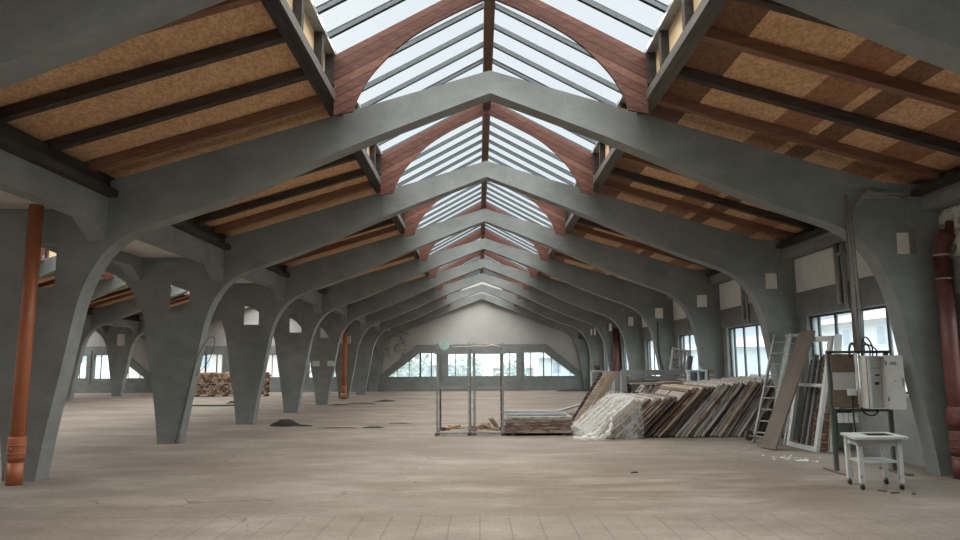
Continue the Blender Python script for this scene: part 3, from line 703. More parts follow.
# ------------------------------------------------------------------ stillage racks (scaffold like cages)
def rack(x0, x1, y0, y1, label, back_h, el, er):
    w, d = x1 - x0, y1 - y0
    e = thing('steel_rack', label, 'rack', (x0, y0, 0), group='tall steel racks in the middle of the hall')
    for x, y, z in ((0, 0, 2.10), (w, 0, 2.10), (0, d, back_h[0]), (w, d, back_h[1])):
        p = MB().box(x - .022, x + .022, y - .022, y + .022, .06, z).build('post', M['steel'] if y == 0 else M['rust'], e)
        MB().box(x - .05, x + .05, y - .05, y + .05, .0, .06).build('post_foot', M['rust'], p)
        for k in range(4): MB().box(x - .055, x + .055, y - .01, y + .01, .3 + .22 * k, .315 + .22 * k).build('peg', M['steel'], p)
    MB().box(-.08 * el, w + .10 * er, -.035, .03, 1.05, 1.095).build('middle_rail', M['steel'], e)
    MB().box(-.06 * el, w + .06 * er, -.10, .035, 1.85, 1.93).build('upper_rail', M['steel'], e)
    MB().box(-.06 * el, w + .06 * er, -.03, .03, 1.97, 2.0).build('top_rail', M['steel'], e)
    MB().box(.0, w, -.025, .025, .04, .075).build('lower_rail', M['steel'], e)
    MB().box(.0, w, d - .025, d + .025, .04, .075).build('lower_rail', M['rust'], e)
    for x in (0, w): MB().box(x - .02, x + .02, 0, d, .03, .07).build('side_rail', M['rust'], e)
    return e
rack(-.965, -.225, 16.2, 17.5, 'tall grey steel rack with scrap wood, nearer the left columns', (1.02, 2.0), 1, 0)
rack(-.115, .545, 16.2, 17.4, 'tall grey steel rack beside the flat stack of old frames', (2.0, 2.0), 0, 1)
e = thing('round_lid', 'pale green round lid standing on top of the steel rack', 'lid', (-.80, 16.14, 1.97))
m = MB(); m.tube([(0, -.03, .075), (0, .03, .075)], .115, 24); m.build('disc', M['mint'], e); MB().tube([(0, -.045, .075), (0, -.028, .075)], .10, 20).build('hub', M['mint'], e)
tag(MB().tube([(-.62, 16.2, 2.015), (-.3, 16.2, 2.015), (-.05, 16.18, 2.03), (.12, 16.2, 2.015), (.3, 16.21, 2.05), (.5, 16.2, 2.02)], [.012, .016, .02, .02, .026, .014], 6).build('rolled_sheet', M['scrap_pale']), 'crumpled pale strip lying along the top of the steel racks', 'strip')
SC = [(-.66, 16.6, .45, .10, .05, .5, -.18, 'scrap'), (-.45, 16.9, .6, .09, .05, .1, .1, 'scrap_pale'), (-.80, 16.5, .3, .08, .04, .9, .2, 'rust'), (-.08, 16.6, .35, .10, .06, .3, .2, 'scrap'),
      (.08, 16.95, .40, .08, .05, -.5, -.25, 'scrap'), (.22, 16.5, .5, .10, .05, .8, .3, 'scrap_pale'), (.34, 16.9, .55, .09, .05, 1.2, .5, 'scrap_pale'), (.02, 17.0, .6, .1, .05, .2, .05, 'scrap'), (.3, 16.45, .3, .07, .05, -.2, .1, 'scrap')]
for i, (x, y, l, w, t, rz, ry, mt) in enumerate(SC):
    o = MB().box(-l / 2, l / 2, -w / 2, w / 2, -t / 2, t / 2).build('wood_offcut', M[mt], None, (x, y, .08 + .5 * l * abs(sin(ry)) + t / 2)); o.rotation_euler = (0, ry, rz)
    tag(o, {'scrap': 'orange-brown wood offcut thrown inside the steel racks', 'scrap_pale': 'pale wood offcut thrown inside the steel racks', 'rust': 'dark offcut at the foot of the left steel rack'}[mt], 'offcut', {'scrap': 'orange-brown offcuts in the racks', 'scrap_pale': 'pale offcuts in the racks'}.get(mt))

# ------------------------------------------------------------------ old window sashes
def sash_proto(Lx, Ly, t, rails, mat, mat2=None, w=.09, name='salvaged_window', bars=1):
    """lies in local xy, x = height of the sash, parts share meshes when copied"""
    e = thing(name, 'x', 'window sash', kind='thing')
    for y in (0, Ly - w): MB().box(0, Lx, y, y + w, 0, t).build('stile', mat, e)
    for k in range(rails):
        x = k * (Lx - w) / (rails - 1); MB().box(x, x + w, w, Ly - w, .004, t - .004).build('rail', mat2 or mat, e)
    for k in range(bars):
        y = Ly * (k + 1) / (bars + 1); bw = .02 if bars == 1 else .10
        m = MB(); m.box(w * .5, Lx - w * .5, y - bw, y + bw, .008, t - .002); m.build('glazing_bar', mat2 or mat, e)
    MB().box(w * .6, Lx - w * .6, w * .6, Ly - w * .6, t * .35, t * .45).build('pane', M['dusty_pane'], e)
    return e
proto = {}
used = {}
def sash(key, Lx, Ly, t, rails, mat, loc, rot, label, group, w=.09, mat2=None, bars=1):
    k = (key, Lx, Ly, t)
    if k not in proto: proto[k] = sash_proto(Lx, Ly, t, rails, M[mat], M[mat2] if mat2 else None, w, bars=bars); o = proto[k]
    else: o = dup(proto[k])
    o.location = loc; o.rotation_euler = rot; tag(o, label, 'window sash', group); return o
KINDS = [('sash_white', 'flaking white', 1.52), ('sash_grey', 'grey painted', 1.56), ('sash_brown', 'brown worn', 1.50), ('sash_dark', 'dark stained', 1.54), ('sash_bare', 'bare tan', 1.48)]
seq = [2, 4, 2, 4, 3, 3, 2, 0, 1, 0, 2, 0, 1, 0, 3, 1, 0, 4, 3, 0, 2, 1, 0, 3, 4, 0, 2, 3, 3, 1, 3, 3]
NR = len(seq); x = 3.62
for i, k in enumerate(seq):
    a = R(44 + 16 * i / NR + rnd.uniform(-.08, .08))
    mt, nm, Lx = KINDS[k]; t = (.044, .052, .060)[i % 3]
    Lr = {0: 1.50, 1: 1.52, 2: 1.46, 3: 1.44, 4: 1.48}[k]
    yy = 15.50 + rnd.uniform(-.05, .06)
    sash(mt + str(i % 3), Lr, 2.6, t, 5, mt, (x, yy, .003), (0, -a, 0),
         f'{nm} sash leaning in the long row, {ORD[i + 1]} from the plastic sheet', 'leaning window sashes in the long row')
    x += ((.044, .052, .060)[(i + 1) % 3] + .019) / sin(a)
XROWEND = x
# wrapped group
x = 2.45
for i in range(9):
    k = [0, 4, 0, 2, 0, 2, 1, 2, 3][i]; mt, nm, _ = KINDS[k]; a = R(40 + i * .5)
    sash('w' + mt, 1.22, 3.0, .06, 2, mt, (x, 15.25 + .01 * i, .003), (0, -a, 0), f'{nm} sash under the plastic sheeting, {ORD[i + 1]} from the flat stack', 'sashes wrapped in plastic sheeting', .11, bars=4)
    x += .125
# plastic sheet draped over front and top
def drape():
    NU, NV = 60, 70
    from mathutils import noise as NZ
    def prof(u):
        x = 2.12 + u * 1.38
        if x < 2.45: z = .02 + .10 * (x - 2.12) / .33
        elif x < 3.38: z = .12 + (x - 2.45) * .835
        else: z = .897 - (x - 3.38) * .1
        return x, z
    vs = []
    for j in range(NV + 1):
        v = j / NV
        for i in range(NU + 1):
            u = i / NU; x, z = prof(u)
            if v < .5:
                y = 18.2 - (18.2 - 15.20) * v / .5; q = Vector((x, y, z + .015)); d = Vector((-.4, 0, 1)); amp = .012
            else:
                t = (v - .5) / .5; fl = .05 + .30 * max(0, 1 - u * 2.2)
                y = 15.20 - .015 - fl * t ** 1.6 * (1 + .4 * sin(u * 23)); q = Vector((x + .05 * t * (u - .6), y, z * (1 - t) + .006)); d = Vector((0, -1, .2)); amp = .030
            p = Vector((q.x * 2.2 + q.z * 1.5, q.y * 2.2, q.z * 1.2 - q.x)); nz = abs(NZ.noise(p * 1.6)) * amp * 1.6 + abs(NZ.noise(p * 4.5)) * amp * .8
            q += d * (nz + .006)
            if q.z < .006: q.z = .006
            vs.append(q)
    m = MB(); m.add(vs, [(j * (NU + 1) + i, j * (NU + 1) + i + 1, (j + 1) * (NU + 1) + i + 1, (j + 1) * (NU + 1) + i) for j in range(NV) for i in range(NU)], True)
    return m
tag(drape().build('plastic_sheet', M['plastic']), 'crumpled clear plastic sheet draped over the leaning sashes beside the flat stack', 'plastic sheet')
def bunch(pts, r, label):
    path = smooth3(pts, 8)
    m = MB(); m.tube(path, [r * (.75 + .3 * sin(k * 1.1) + .12 * (k % 2)) for k in range(len(path))], 9); return tag(m.build('plastic_roll', M['plastic_dense']), label, 'plastic sheet')
bunch([(1.98, 14.93, .05), (2.25, 14.86, .06), (2.52, 14.84, .07), (2.70, 14.88, .16), (2.80, 14.98, .34), (2.78, 15.06, .50), (2.70, 15.10, .56)], .055, 'twisted roll of clear plastic on the floor at the foot of the wrapped sashes')
# flat stack beside the racks
z = .06
for i, (k, lbl) in enumerate(((1, 'lowest'), (2, 'second from the bottom'), (2, 'third from the bottom'), (2, 'fourth from the bottom'), (0, 'second from the top'), (1, 'topmost'))):
    mt = KINDS[k][0]; dx = rnd.uniform(-.03, .03)
    o = sash('flat' + mt, 1.50, 1.7, .058, 6, mt, (.60 + dx, 16.05 + rnd.uniform(0, .05), z), (0, 0, rnd.uniform(-.01, .01)), f'{KINDS[k][1]} sash lying in the flat stack beside the steel rack, {lbl}', 'sashes in the flat stack', .10, 'sash_grey' if k == 2 else None)
    z += .060
for x in (.75, 1.9): tag(MB().box(x - .05, x + .05, 16.1, 17.7, 0, .06).build('bearer', M['rust']), 'timber bearer under the ' + ('rack end' if x < 1 else 'sheeting end') + ' of the flat stack', 'timber')
for i, (y, w) in enumerate(((16.35, .1), (16.75, .14), (17.2, .1), (17.65, .14))):
    tag(MB().box(.64, 2.02, y, y + w, z, z + .035).build('timber_batten', M['grey_frame'] if i % 2 else M['steel']), f'grey slat lying across the flat stack, {ORD[i + 1]} from the front', 'slat', 'slats on the flat stack')
# low sloping boards behind the flat stack
for i in range(5):
    a = Vector((2.0 + .12 * i, 21.6 + .34 * i, .06)); b = Vector((3.95 + .05 * i, 22.6 + .32 * i, .52 - .02 * i))
    mt, lb = [('grey_frame', 'grey'), ('sash_bare', 'tan'), ('grey_frame', 'second grey'), ('sash_bare', 'dusty tan'), ('sash_bare', 'bare')][i]
    tag(MB().bar(a, b, .16, .05).build('long_board', M[mt]), f'{lb} long board sloping up behind the flat stack, {ORD[i + 1]} from the front', 'board', 'boards sloping behind the flat stack')
# second row behind, tan boards on top
for i in range(14):
    mt, nm, _ = KINDS[[1, 4, 2, 0, 3][i % 5]]; a = R(50)
    sash('b' + mt, 1.30, 1.1, .06, 3, mt, (3.75 + i * .125, 18.55, .003), (0, -a, 0), f'{nm} sash in the rear leaning row, {ORD[i + 1]} from the main aisle', 'sashes in the rear leaning row')
for i, (x0, x1, y0, y1, z0) in enumerate(((4.05, 6.15, 18.55, 19.0, 1.065), (4.45, 6.25, 19.03, 19.28, 1.065), (4.9, 6.2, 18.6, 19.2, 1.10))):
    tag(MB().box(x0, x1, y0, y1, z0, z0 + .03).build('board', M['tan_board']), 'dusty tan board laid on the rear leaning row, ' + ['front one', 'rear one', 'upper one'][i], 'board', 'tan boards on the rear row')
# grey frames standing behind
e = thing('frame_stand', 'wide grey painted door frame standing on edge behind the leaning sashes', 'door frame', (4.05, 20.0, 0))
MB().box(0, 2.0, 0, .10, 1.28, 1.43).build('top_rail', M['grey_frame'], e); MB().box(.02, .17, 0, .10, 0, 1.28).build('stile', M['grey_frame'], e); MB().box(1.85, 2.0, 0, .10, 0, 1.28).build('stile', M['grey_frame'], e)
MB().box(.17, 1.85, .02, .08, 1.18, 1.25).build('inner_rail', M['grey_frame'], e); MB().box(.17, 1.85, .02, .08, .30, .45).build('bottom_rail', M['grey_frame'], e)
e = thing('frame_stand', 'second grey door frame standing behind the wide grey frame', 'door frame', (4.25, 20.3, 0))
MB().box(0, 1.6, 0, .08, 1.05, 1.15).build('top_rail', M['grey_frame'], e); MB().box(0, .14, 0, .08, 0, 1.05).build('stile', M['sash_dark'], e); MB().box(1.46, 1.6, 0, .08, 0, 1.05).build('stile', M['sash_dark'], e)
MB().box(.14, 1.46, .02, .05, .1, 1.05).build('panel', M['grey_frame'], e)
for i in range(5):
    o = MB().box(0, .11, 0, .05, 0, 1.39).build('timber_post', M['grey_frame'] if i % 2 else M['white_paint'], None, (3.58 + i * .118, 20.35, 0)); o.rotation_euler = (0, R(.5 * i), 0)
    tag(o, f'grey upright post beside the wide grey door frame, {ORD[i + 1]} from the main aisle', 'post', 'upright posts beside the grey door frame')
# slatted sash leaning on the frames
def slat_panel(loc, rot, wd, ht, n, mat, label, slatm):
    e = thing('slatted_panel', label, 'slatted panel', loc, rot)
    for x in (0, wd - .05): MB().box(x, x + .05, 0, .05, 0, ht).build('stile', mat, e)
    for z in (0, ht - .05): MB().box(.05, wd - .05, 0, .05, z, z + .05).build('rail', mat, e)
    for i in range(n):
        x = .05 + (i + .5) * (wd - .1) / n; MB().box(x - .028, x + .028, .01, .035, .05, ht - .05).build('slat', slatm, e)
    return e
slat_panel((5.46, 20.05, 1.432), (R(-4), R(11), 0), .50, .66, 4, M['white_paint'], 'pale slatted panel leaning on top of the wide grey door frame', M['sash_grey'])
slat_panel((5.95, 20.15, 1.3), (R(-4), R(13), 0), .13, .55, 1, M['grey_frame'], 'narrow grey strip frame beside the pale slatted panel', M['grey_frame'])
e = thing('window_box', 'small white twin-light window frame on the rear row near the right wall', 'window frame', (5.78, 19.34, 1.10))
for x in (0, .25, .47): MB().box(x, x + .05, 0, .22, 0, .30).build('stile', M['white_paint'], e)
MB().box(-.01, .53, 0, .23, .28, .33).build('head_rail', M['white_paint'], e); MB().box(0, .52, 0, .22, 0, .03).build('sill_rail', M['white_paint'], e)
for x in (.05, .30): MB().box(x, x + (.2 if x < .1 else .17), .10, .11, .03, .28).build('pane', M['pane_dark'], e)
tag(MB().box(0, .14, 0, .08, 0, .33).build('wood_block', M['sash_brown'], None, (6.34, 19.32, 1.10)), 'brown wood block beside the small twin-light frame', 'block')
tag(MB().box(5.72, 6.52, 19.30, 19.60, 1.06, 1.10).build('shelf_board', M['tan_board']), 'tan board carrying the small twin-light frame', 'board')
# white rectangular frame and sloping planks at the aisle side
e = thing('open_frame', 'small white open frame standing behind the sloping planks', 'frame', (3.50, 22.0, 0))
for x in (0, .34): MB().box(x, x + .05, 0, .05, 0, 1.40).build('stile', M['white_paint'], e)
MB().box(.0, .39, 0, .05, 1.36, 1.42).build('head_rail', M['white_paint'], e); MB().box(.05, .34, 0, .05, .6, .65).build('rail', M['white_paint'], e)
tag(MB().box(3.62, 3.80, 21.98, 22.12, 1.42, 1.56).build('paint_can', M['sash_dark']), 'dark small can on top of the white open frame', 'can')
for i, (x0, x1, y, w, mt, lb) in enumerate(((2.70, 3.62, 19.4, .22, 'sash_bare', 'front'), (2.60, 3.48, 19.75, .10, 'sash_dark', 'middle'), (2.85, 3.75, 19.2, .16, 'tan_board', 'rear'))):
    tag(MB().bar((x0, y, .03), (x1, y + .15, 1.36), w, .05, (0, 1, 0)).build('sloping_plank', M[mt]), f'tan plank propped steeply against the grey upright posts, {lb} one', 'plank', 'planks propped on the upright posts')
# black plates in place of shaded slots on top of the wrapped sashes
for i in range(3):
    o = MB().box(0, .19, 0, .10, 0, .02).build('dark_slot_plate', M['dark_hole'], None, (3.46 + i * .22, 18.02 - i * .06, .87)); o.rotation_euler = (0, R(4), R(-12))
    tag(o, f'dark small plate standing in for a slot on top of the wrapped sashes, {ORD[i + 1]} from the aisle', 'plate', 'dark plates on the wrapped sashes')

# ------------------------------------------------------------------ ladder, plank, white frames
def ladder(loc, rot, wd, ht, n, label, wheels):
    e = thing('ladder', label, 'ladder', loc, rot)
    for x in (0, wd): MB().box(x - .02, x + .02, -.03, .03, 0, ht).build('stile', M['lad'], e)
    for i in range(n):
        z = .22 + i * (ht - .4) / (n - 1); MB().tube([(0, 0, z), (wd, 0, z)], .017, 8).build('rung', M['lad'], e)
    if wheels:
        for x in (-.07, wd + .07):
            w = MB().tube([(x - .03, -.10, .11), (x + .03, -.10, .11)], .105, 20).build('wheel', M['rust'], e); MB().tube([(x - .04, -.10, .11), (x + .04, -.10, .11)], .035, 12).build('wheel_hub', M['steel'], w)
        MB().tube([(-.07, -.10, .11), (wd + .07, -.10, .11)], .014, 8).build('axle', M['steel'], e)
    else: MB().box(-.05, wd + .05, -.04, .04, ht - .03, ht + .03).build('head_bar', M['lad'], e)
    return e
LR = (R(-21), 0, R(-62))
ladder((5.58, 14.44, .0), LR, .38, 2.36, 9, 'aluminium wheeled ladder leaning beside the dark end of the sash row', True)
ladder((5.84, 14.33, .0), (R(-20), 0, R(-62)), .38, 2.30, 9, 'second aluminium ladder section leaning behind the brown plank', False)
o = MB().box(0, .42, -.02, .02, 0, 2.44).build('scaffold_plank', M['plank'], None, (5.35, 13.50, .012)); o.rotation_euler = (R(-25.5), 0, R(-75))
tag(o, 'wide brown scaffold plank propped slanting beside the white door frame', 'plank')
e = thing('door_surround', 'white wooden door frame leaning towards the wall right of the brown plank', 'door frame', (6.03, 13.90, .0), (R(-12), 0, R(-87)))
for x in (0, 1.0): MB().box(x, x + .10, -.03, .03, 0, 2.14).build('stile', M['white_paint'], e)
for z in (0, 1.18, 2.05): MB().box(.10, 1.0, -.03, .03, z, z + (.09 if z != 1.18 else .06)).build('rail', M['white_paint'], e)
for i in range(8):
    mt, nm = [('sash_dark', 'dark'), ('steel', 'grey'), ('sash_dark', 'dark'), ('grey_frame', 'grey'), ('sash_dark', 'dark'), ('sash_brown', 'brown'), ('grey_frame', 'grey'), ('sash_bare', 'tan')][i]
    y = 13.86 - .10 * i
    tag(MB().bar((6.24 + .004 * i, y, .01), (6.24 + .38, y - .01, 1.66 + .05 * (i % 3)), .05, .07, (0, 1, 0)).build('timber_strip', M[mt]), f'{nm} timber strip leaning behind the white door frame, {ORD[i + 1]} from the plank', 'timber strip', 'timber strips behind the white door frame')
tag(MB().bar((6.34, 12.72, .012), (6.62, 12.80, 2.12), .12, .04, (0, 1, 0)).build('white_board', M['white_paint']), 'tall white board leaning beside the switch cabinet stand', 'board')
tag(MB().bar((6.19, 12.80, .012), (6.34, 12.84, .80), .09, .04, (0, 1, 0)).build('timber_strip', M['sash_brown']), 'short brown timber leaning at the foot of the white door frame', 'timber strip')
tag(MB().bar((6.32, 12.78, .012), (6.42, 12.80, .76), .09, .04, (0, 1, 0)).build('timber_strip', M['sash_bare']), 'short pale timber leaning at the foot of the tall white board', 'timber strip')

# ------------------------------------------------------------------ switch cabinet stand
e = thing('cabinet_stand', 'grey-green steel stand with brown backboards carrying the switch cabinet', 'stand', (5.235, 10.48, 0))
for x in (0.0, .86): MB().box(x, x + .055, 0, .05, .03, 1.76).build('post', M['green_steel'], e)
for x in (-.02, .84): MB().box(x, x + .09, -.35, .35, 0, .03).build('foot', M['brown_board'], e)
MB().box(-.01, .95, 0, .05, 1.74, 1.78).build('top_rail', M['green_steel'], e); MB().box(.055, .86, .0, .05, .88, .925).build('lower_rail', M['green_steel'], e)
MB().box(.03, .40, -.02, .0, 1.46, 1.73).build('backboard', M['brown_board'], e); MB().box(.05, .39, -.012, .004, 1.20, 1.46).build('backboard', M['white_wall'], e); MB().box(.03, .40, -.02, .0, .94, 1.20).build('backboard', M['brown_board'], e)
MB().box(.07, .30, .0, .03, .40, .90).build('lower_panel', M['green_steel'], e)
for i in range(4): MB().box(.08 + i * .075, .145 + i * .075, -.03, .0, .72, .86).build('fuse_block', M['cab'] if i != 2 else M['white_paint'], e)
m = MB().tube([(.40, -.05, .98), (.39, -.05, 1.75)], .022, 8); m.build('trunking', M['cab'], e)
b = MB().box(.24, .36, -.07, -.02, 1.12, 1.22).build('switch_box', M['white_paint'], e)
MB().tube([(.37, -.03, 1.16), (.42, -.05, 1.16)], .02, 8).build('gland', M['black'], b)
for i, (a, c, hgt) in enumerate(((.32, .41, .17), (.42, .62, .20), (.46, .72, .15), (.50, .66, .26))):
    MB().tube(smooth3([(a, -.03, 1.68), (a, -.03, 1.70 + hgt * .7), ((a + c) / 2, -.03, 1.72 + hgt), (c, -.03, 1.70 + hgt * .6), (c, -.03, 1.70)]), .011 if i else .016, 8).build('cable_loop', M['black'], e)
MB().tube(smooth3([(.42, -.06, .95), (.45, -.08, .86), (.56, -.09, .83), (.64, -.08, .88), (.65, -.06, .97)]), .012, 6).build('cable_loop', M['black'], e)
MB().tube([(.32, -.03, 1.14), (.30, -.04, .8), (.33, -.03, .4)], .010, 6).build('cable_loop', M['black'], e)
c = thing('switch_cabinet', 'open cream metal switch cabinet with its door swung wide', 'switch cabinet', (5.69, 10.26, .93))
MB().box(0, .28, .20, .22, 0, .77).build('back_panel', M['cab_in'], c)
for x in (0, .265): MB().box(x, x + .015, 0, .20, 0, .77).build('side_panel', M['cab'], c)
MB().box(.015, .265, 0, .20, 0, .015).build('bottom_panel', M['cab'], c); MB().box(.015, .265, 0, .20, .755, .77).build('top_panel', M['cab'], c)
MB().box(.0, .045, -.004, .02, .0, .77).build('front_frame', M['cab'], c)
p = MB().box(.055, .26, .10, .115, .02, .75).build('cover_plate', M['cab_in'], c)
for z, mt in ((.585, 'label'), (.47, 'dark_hole'), (.34, 'dark_hole')):
    MB().box(.07, .25, .092, .102, z, z + (.012 if mt == 'label' else .03)).build('slot', M['cab'] if mt != 'label' else M['conduit'], p)
MB().box(.16, .23, .088, .10, .475, .50).build('breaker', M['label'], p); MB().box(.15, .21, .08, .10, .345, .385).build('breaker', M['black'], p)
d = MB().box(0, .235, -.012, .012, 0, .78).build('door', M['cab'], c); d.location = (.28, 0, -.005); d.rotation_euler = (0, 0, R(-8))
MB().box(.055, .14, -.018, -.012, .64, .685).build('type_plate', M['conduit'], d); MB().box(.205, .22, -.03, -.012, .33, .45).build('handle', M['steel'], d)
for z in (.12, .64): MB().tube([(0, -.012, z), (0, -.012, z + .06)], .012, 8).build('hinge', M['steel'], d)
MB().box(.10, .12, -.018, -.012, .40, .42).build('lock', M['steel'], d)

# ------------------------------------------------------------------ trolley table
t = thing('trolley_table', 'grey-white metal trolley table on castors in front of the switch cabinet', 'trolley table', (5.15, 9.3, 0), (0, 0, 0))
A, B, C, D = Vector((4.74, 8.95, 0)), Vector((5.45, 9.00, 0)), Vector((5.54, 9.62, 0)), Vector((4.89, 9.60, 0))   # corners of the top, clockwise from the near left
o0 = t.location.copy(); A, B, C, D = A - o0, B - o0, C - o0, D - o0
ctr = (A + B + C + D) / 4; inn = lambda p, k: ctr + (p - ctr) * k
zt = .665
m = MB(); q0 = [A, B, C, D]
hl = [q0[0].lerp(q0[1], .36).lerp(q0[3].lerp(q0[2], .36), .30), q0[0].lerp(q0[1], .88).lerp(q0[3].lerp(q0[2], .88), .30), q0[0].lerp(q0[1], .88).lerp(q0[3].lerp(q0[2], .88), .86), q0[0].lerp(q0[1], .36).lerp(q0[3].lerp(q0[2], .36), .86)]
def plate(o4, h4, z0, z1):
    m = MB(); vs = [(*p.xy, z) for z in (z0, z1) for p in o4 + h4]; fs = []
    for i in range(4):
        j = (i + 1) % 4
        fs += [(i, j, 4 + j, 4 + i), (8 + i, 8 + j, 12 + j, 12 + i), (i, j, 8 + j, 8 + i), (4 + i, 4 + j, 12 + j, 12 + i)]
    return m.add(vs, fs)
plate(q0, hl, zt - .03, zt).build('table_top', M['trolley'], t)
mm = MB(); mm.add([(*p.xy, zt - .025) for p in hl] + [(*p.xy, zt - .008) for p in hl], [(0, 1, 2, 3), (7, 6, 5, 4), (0, 1, 5, 4), (1, 2, 6, 5), (2, 3, 7, 6), (3, 0, 4, 7)]); mm.build('recess_shade_plate', M['dark_hole'], t)  # near-flush black plate painting the shade of the table's recess
ap = [p - o0 for p in (Vector((4.865, 9.09, 0)), Vector((5.36, 9.08, 0)), Vector((5.405, 9.50, 0)), Vector((4.92, 9.50, 0)))]
for i in range(4):
    p, q = ap[i], ap[(i + 1) % 4]; MB().bar((*p.xy, zt - .075), (*q.xy, zt - .075), .02, .09).build('apron', M['trolley'], t)
for p in ap:
    l = MB().box(p.x - .027, p.x + .027, p.y - .027, p.y + .027, .085, zt - .03).build('leg', M['trolley'], t)
    c2 = MB().tube([(p.x - .014, p.y, .034), (p.x + .014, p.y, .034)], .034, 14).build('castor', M['black'], l)
    MB().box(p.x - .02, p.x + .02, p.y - .012, p.y + .012, .055, .09).build('castor_fork', M['steel'], l)
sh = ap
mm = MB(); mm.add([(*p.xy, .33) for p in sh] + [(*p.xy, .35) for p in sh], [(0, 1, 2, 3), (7, 6, 5, 4), (0, 1, 5, 4), (1, 2, 6, 5), (2, 3, 7, 6), (3, 0, 4, 7)]); mm.build('lower_shelf', M['trolley'], t)

# ------------------------------------------------------------------ floor litter
def blob(cx, cy, sx, sy, h, seed, name, mat, label, cat, n=16, kind=None):
    from mathutils import noise as NZ
    vs = []; rr = 6
    for j in range(rr + 1):
        for i in range(n):
            a = 2 * pi * i / n; k = j / rr; p = Vector((cos(a) * k * 2 + seed, sin(a) * k * 2, seed * .7)); e_ = 1 + .35 * NZ.noise(p * 1.3)
            vs.append((cx + cos(a) * sx * k * e_, cy + sin(a) * sy * k * e_, max(.002, h * (1 - k * k) * (1 + .5 * NZ.noise(p * 2.1)) + .004 * (1 - k))))
    m = MB(); m.add(vs, [(j * n + i, j * n + (i + 1) % n, (j + 1) * n + (i + 1) % n, (j + 1) * n + i) for j in range(rr) for i in range(n)], True)
    return tag(m.build(name, mat), label, cat, None, kind)
blob(-5.25, 19.1, .42, .30, .15, 1.3, 'dirt_heap', M['dirt'], 'dark heap of soil on the floor near the third left column', 'dirt heap')
blob(-4.72, 19.0, .28, .16, .03, 2.9, 'dirt_patch', M['dirt'], 'flat dark dirt spilling beside the dark soil heap', 'dirt')
blob(-3.65, 18.3, .70, .10, .02, 4.1, 'dirt_patch', M['dirt_brown'], 'thin brown dirt strip on the floor right of the soil heap', 'dirt')
blob(-2.75, 18.35, .32, .14, .03, 5.2, 'dirt_patch', M['dirt'], 'dark dirt crumbs at the end of the thin dirt strip', 'dirt')
blob(-2.2, 19.6, .38, .10, .02, 6.2, 'dirt_patch', M['dirt_brown'], 'small brown dirt patch in the open middle of the floor', 'dirt')
blob(-5.75, 28.9, .45, .30, .03, 7.7, 'dirt_patch', M['dirt'], 'dark dirt at the foot of the fifth left column', 'dirt')
blob(-5.0, 29.6, .7, .25, .04, 8.4, 'dirt_patch', M['dirt_brown'], 'brown dirt beside the fifth left column towards the main hall', 'dirt')
blob(-4.2, 31.6, .5, .3, .06, 9.4, 'dirt_patch', M['dirt'], 'dark dirt between the fifth left column and the orange-red downpipe', 'dirt')
blob(4.3, 24.0, .9, .25, .05, 10.4, 'dirt_patch', M['dirt'], 'dark debris on the floor behind the sloping boards', 'dirt')
blob(5.6, 42.2, 1.1, .5, .12, 11.4, 'dirt_patch', M['dirt'], 'dark rubble at the far right corner of the main hall', 'dirt')
blob(5.35, 11.8, .12, .07, .01, 12.4, 'plaster_crumbs', M['chip'], 'white plaster crumbs on the floor near the trolley', 'crumbs')
for i in range(26):
    x, y = 4.25 + rnd.gauss(0, .22), 12.0 + rnd.gauss(0, .28); s = rnd.uniform(.010, .034)
    o = MB().add([(-s, -s * .6, 0), (s, -s * .4, 0), (s * .7, s * .6, 0), (-s * .8, s * .5, 0), (-s * .6, -s * .3, .012), (s * .6, -s * .2, .012), (s * .4, s * .3, .012), (-s * .5, s * .3, .012)],
            [(3, 2, 1, 0), (4, 5, 6, 7), (0, 1, 5, 4), (1, 2, 6, 5), (2, 3, 7, 6), (3, 0, 4, 7)]).build('plaster_chip', M['chip'], None, (x + 1.0, y, .0)); o.rotation_euler = (0, 0, rnd.uniform(0, 6))
    tag(o, 'white plaster chip scattered on the floor in front of the ladder', 'plaster chip', 'plaster chips in front of the ladder')
for i, (x, y, rz) in enumerate(((5.13, 8.85, .2), (5.32, 8.78, 1.0), (5.05, 8.98, 2.2), (2.3, 10.6, .4))):
    o = MB().box(-.05, .05, -.02, .02, 0, .015).build('wood_chip', M['dirt_brown'] if i < 3 else M['black'], None, (x, y, 0)); o.rotation_euler = (0, 0, rz)
    tag(o, 'brown chip on the floor in front of the trolley' if i < 3 else 'dark chip lying alone in the open floor', 'chip', 'brown chips before the trolley' if i < 3 else None)
# hose and boards in the left hall
tag(MB().tube([(-12.2, 28.9, .03), (-11.5, 28.6, .03), (-10.6, 28.5, .03), (-9.9, 28.6, .03)], .03, 8).build('hose', M['hose']), 'dark hose lying across the left hall floor', 'hose')
for i, (x0, x1, y) in enumerate(((-11.2, -10.3, 31.6), (-10.9, -10.5, 30.4), (-10.3, -9.9, 30.9))):
    tag(MB().box(x0, x1, y, y + .16, 0, .05).build('floor_board', M['dirt_brown']), f'brown board lying on the left hall floor, {["longest", "left short", "right short"][i]} one', 'board', 'boards on the left hall floor')
tag(MB().box(-18.5, -17.95, 38.6, 38.9, 0, .16).build('timber_block', M['sash_bare']), 'pale timber block on the floor beside the second column row', 'timber')
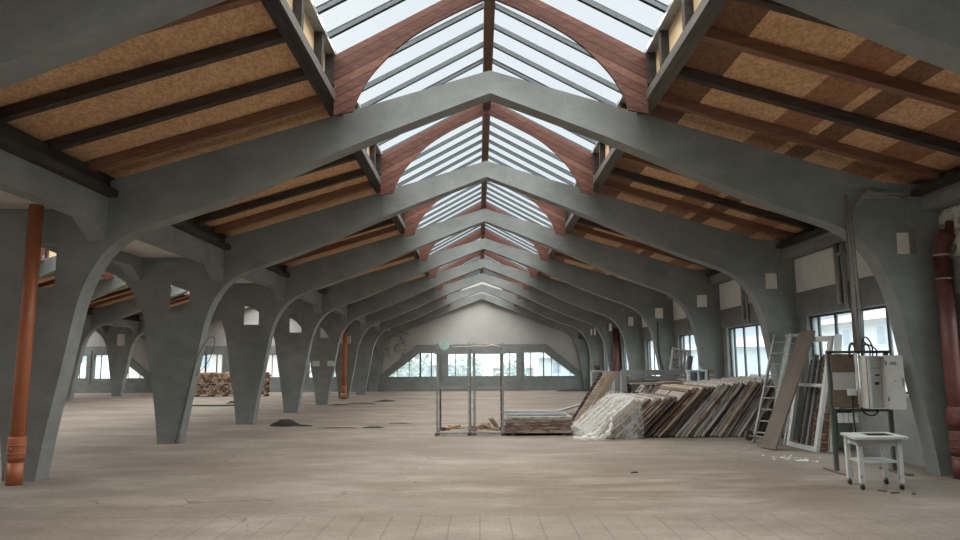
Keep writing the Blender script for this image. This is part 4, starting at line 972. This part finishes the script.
# firewood on pallets
LOG = MB().tube([(0, -.24, 0), (0, .24, 0)], [.1, .1], 7).mesh('firewood_log', M['log'])
def wood_stack(x0, y, z0, nx, nz, lab):
    for j in range(nz):
        for i in range(nx):
            o = link('firewood_log', LOG, None, (x0 + (i + .5 * (j % 2)) * .152 + rnd.uniform(-.015, .015), y + rnd.uniform(-.03, .03), z0 + .062 + j * .112))
            s = rnd.uniform(.60, .74); o.scale = (s, 1, s); o.rotation_euler = (0, rnd.uniform(0, 6), 0)
            tag(o, f'split log in the {lab}', 'log', f'logs in the {lab}')
def pallet(x0, x1, y, z, lab):
    e = thing('pallet', lab, 'pallet', (x0, y, z), group='pallets under the firewood')
    for k in range(5): MB().box(0, x1 - x0, -.30 + k * .13, -.22 + k * .13, .08, .10).build('deck_board', M['sash_bare'], e)
    for k in range(3): MB().box((x1 - x0 - .1) * k / 2, (x1 - x0 - .1) * k / 2 + .1, -.3, .3, 0, .08).build('bearer', M['sash_dark'], e)
YW = 37.9
for i, (x0, nm) in enumerate(((-15.95, 'leftmost'), (-14.42, 'middle'), (-12.89, 'rightmost'))):
    for z0, tier in ((0, 'lower'), (.60, 'upper')):
        pallet(x0, x0 + 1.5, YW, z0, f'pallet under the {nm} {tier} firewood stack in the left hall')
        wood_stack(x0 + .07, YW, z0 + .10, 10, 4 if tier == 'lower' else 5, f'{nm} {tier} firewood stack of the left hall')

# ------------------------------------------------------------------ daylight
W = bpy.data.worlds.new('overcast_sky'); S.world = W; W.use_nodes = True; nt = W.node_tree; nt.nodes.clear()
out = nt.nodes.new('ShaderNodeOutputWorld'); bg = nt.nodes.new('ShaderNodeBackground')
tc = nt.nodes.new('ShaderNodeTexCoord'); n1 = noise(nt, tc.outputs['Generated'], 2.2, 5, .6)
col = ramp(nt, n1, [(.35, (.84, .90, .95)), (.65, (.95, .98, 1.0))])
nt.links.new(col, bg.inputs[0]); bg.inputs[1].default_value = 1.0; nt.links.new(bg.outputs[0], out.inputs[0])
sun = bpy.data.lights.new('veiled_sun', 'SUN'); sun.energy = 20.5; sun.angle = R(128); sun.color = (1.0, .97, .93)
so = bpy.data.objects.new('veiled_sun', sun); COL.objects.link(so); so.rotation_euler = (R(-4), R(2), 0); so.location = (0, 0, 30)

# ------------------------------------------------------------------ camera
cam = bpy.data.cameras.new('camera'); cam.lens = 693 / 960 * 36; cam.sensor_width = 36; cam.clip_end = 500
co = bpy.data.objects.new('camera', cam); COL.objects.link(co); co.location = (0, 0, 1.6); co.rotation_euler = (Euler((pi / 2 + .136, 0, -.0021)).to_matrix() @ Matrix.Rotation(-.0056, 3, 'Z')).to_euler()
S.camera = co
vs_ = S.view_settings; vs_.view_transform = 'Standard'; vs_.look = 'None'; vs_.gamma = 1; vs_.use_curve_mapping = False; vs_.exposure = 0.0
S.cycles.use_denoising = True; S.cycles.max_bounces = 10; S.cycles.diffuse_bounces = 6; S.cycles.transparent_max_bounces = 24; S.cycles.sample_clamp_indirect = 6
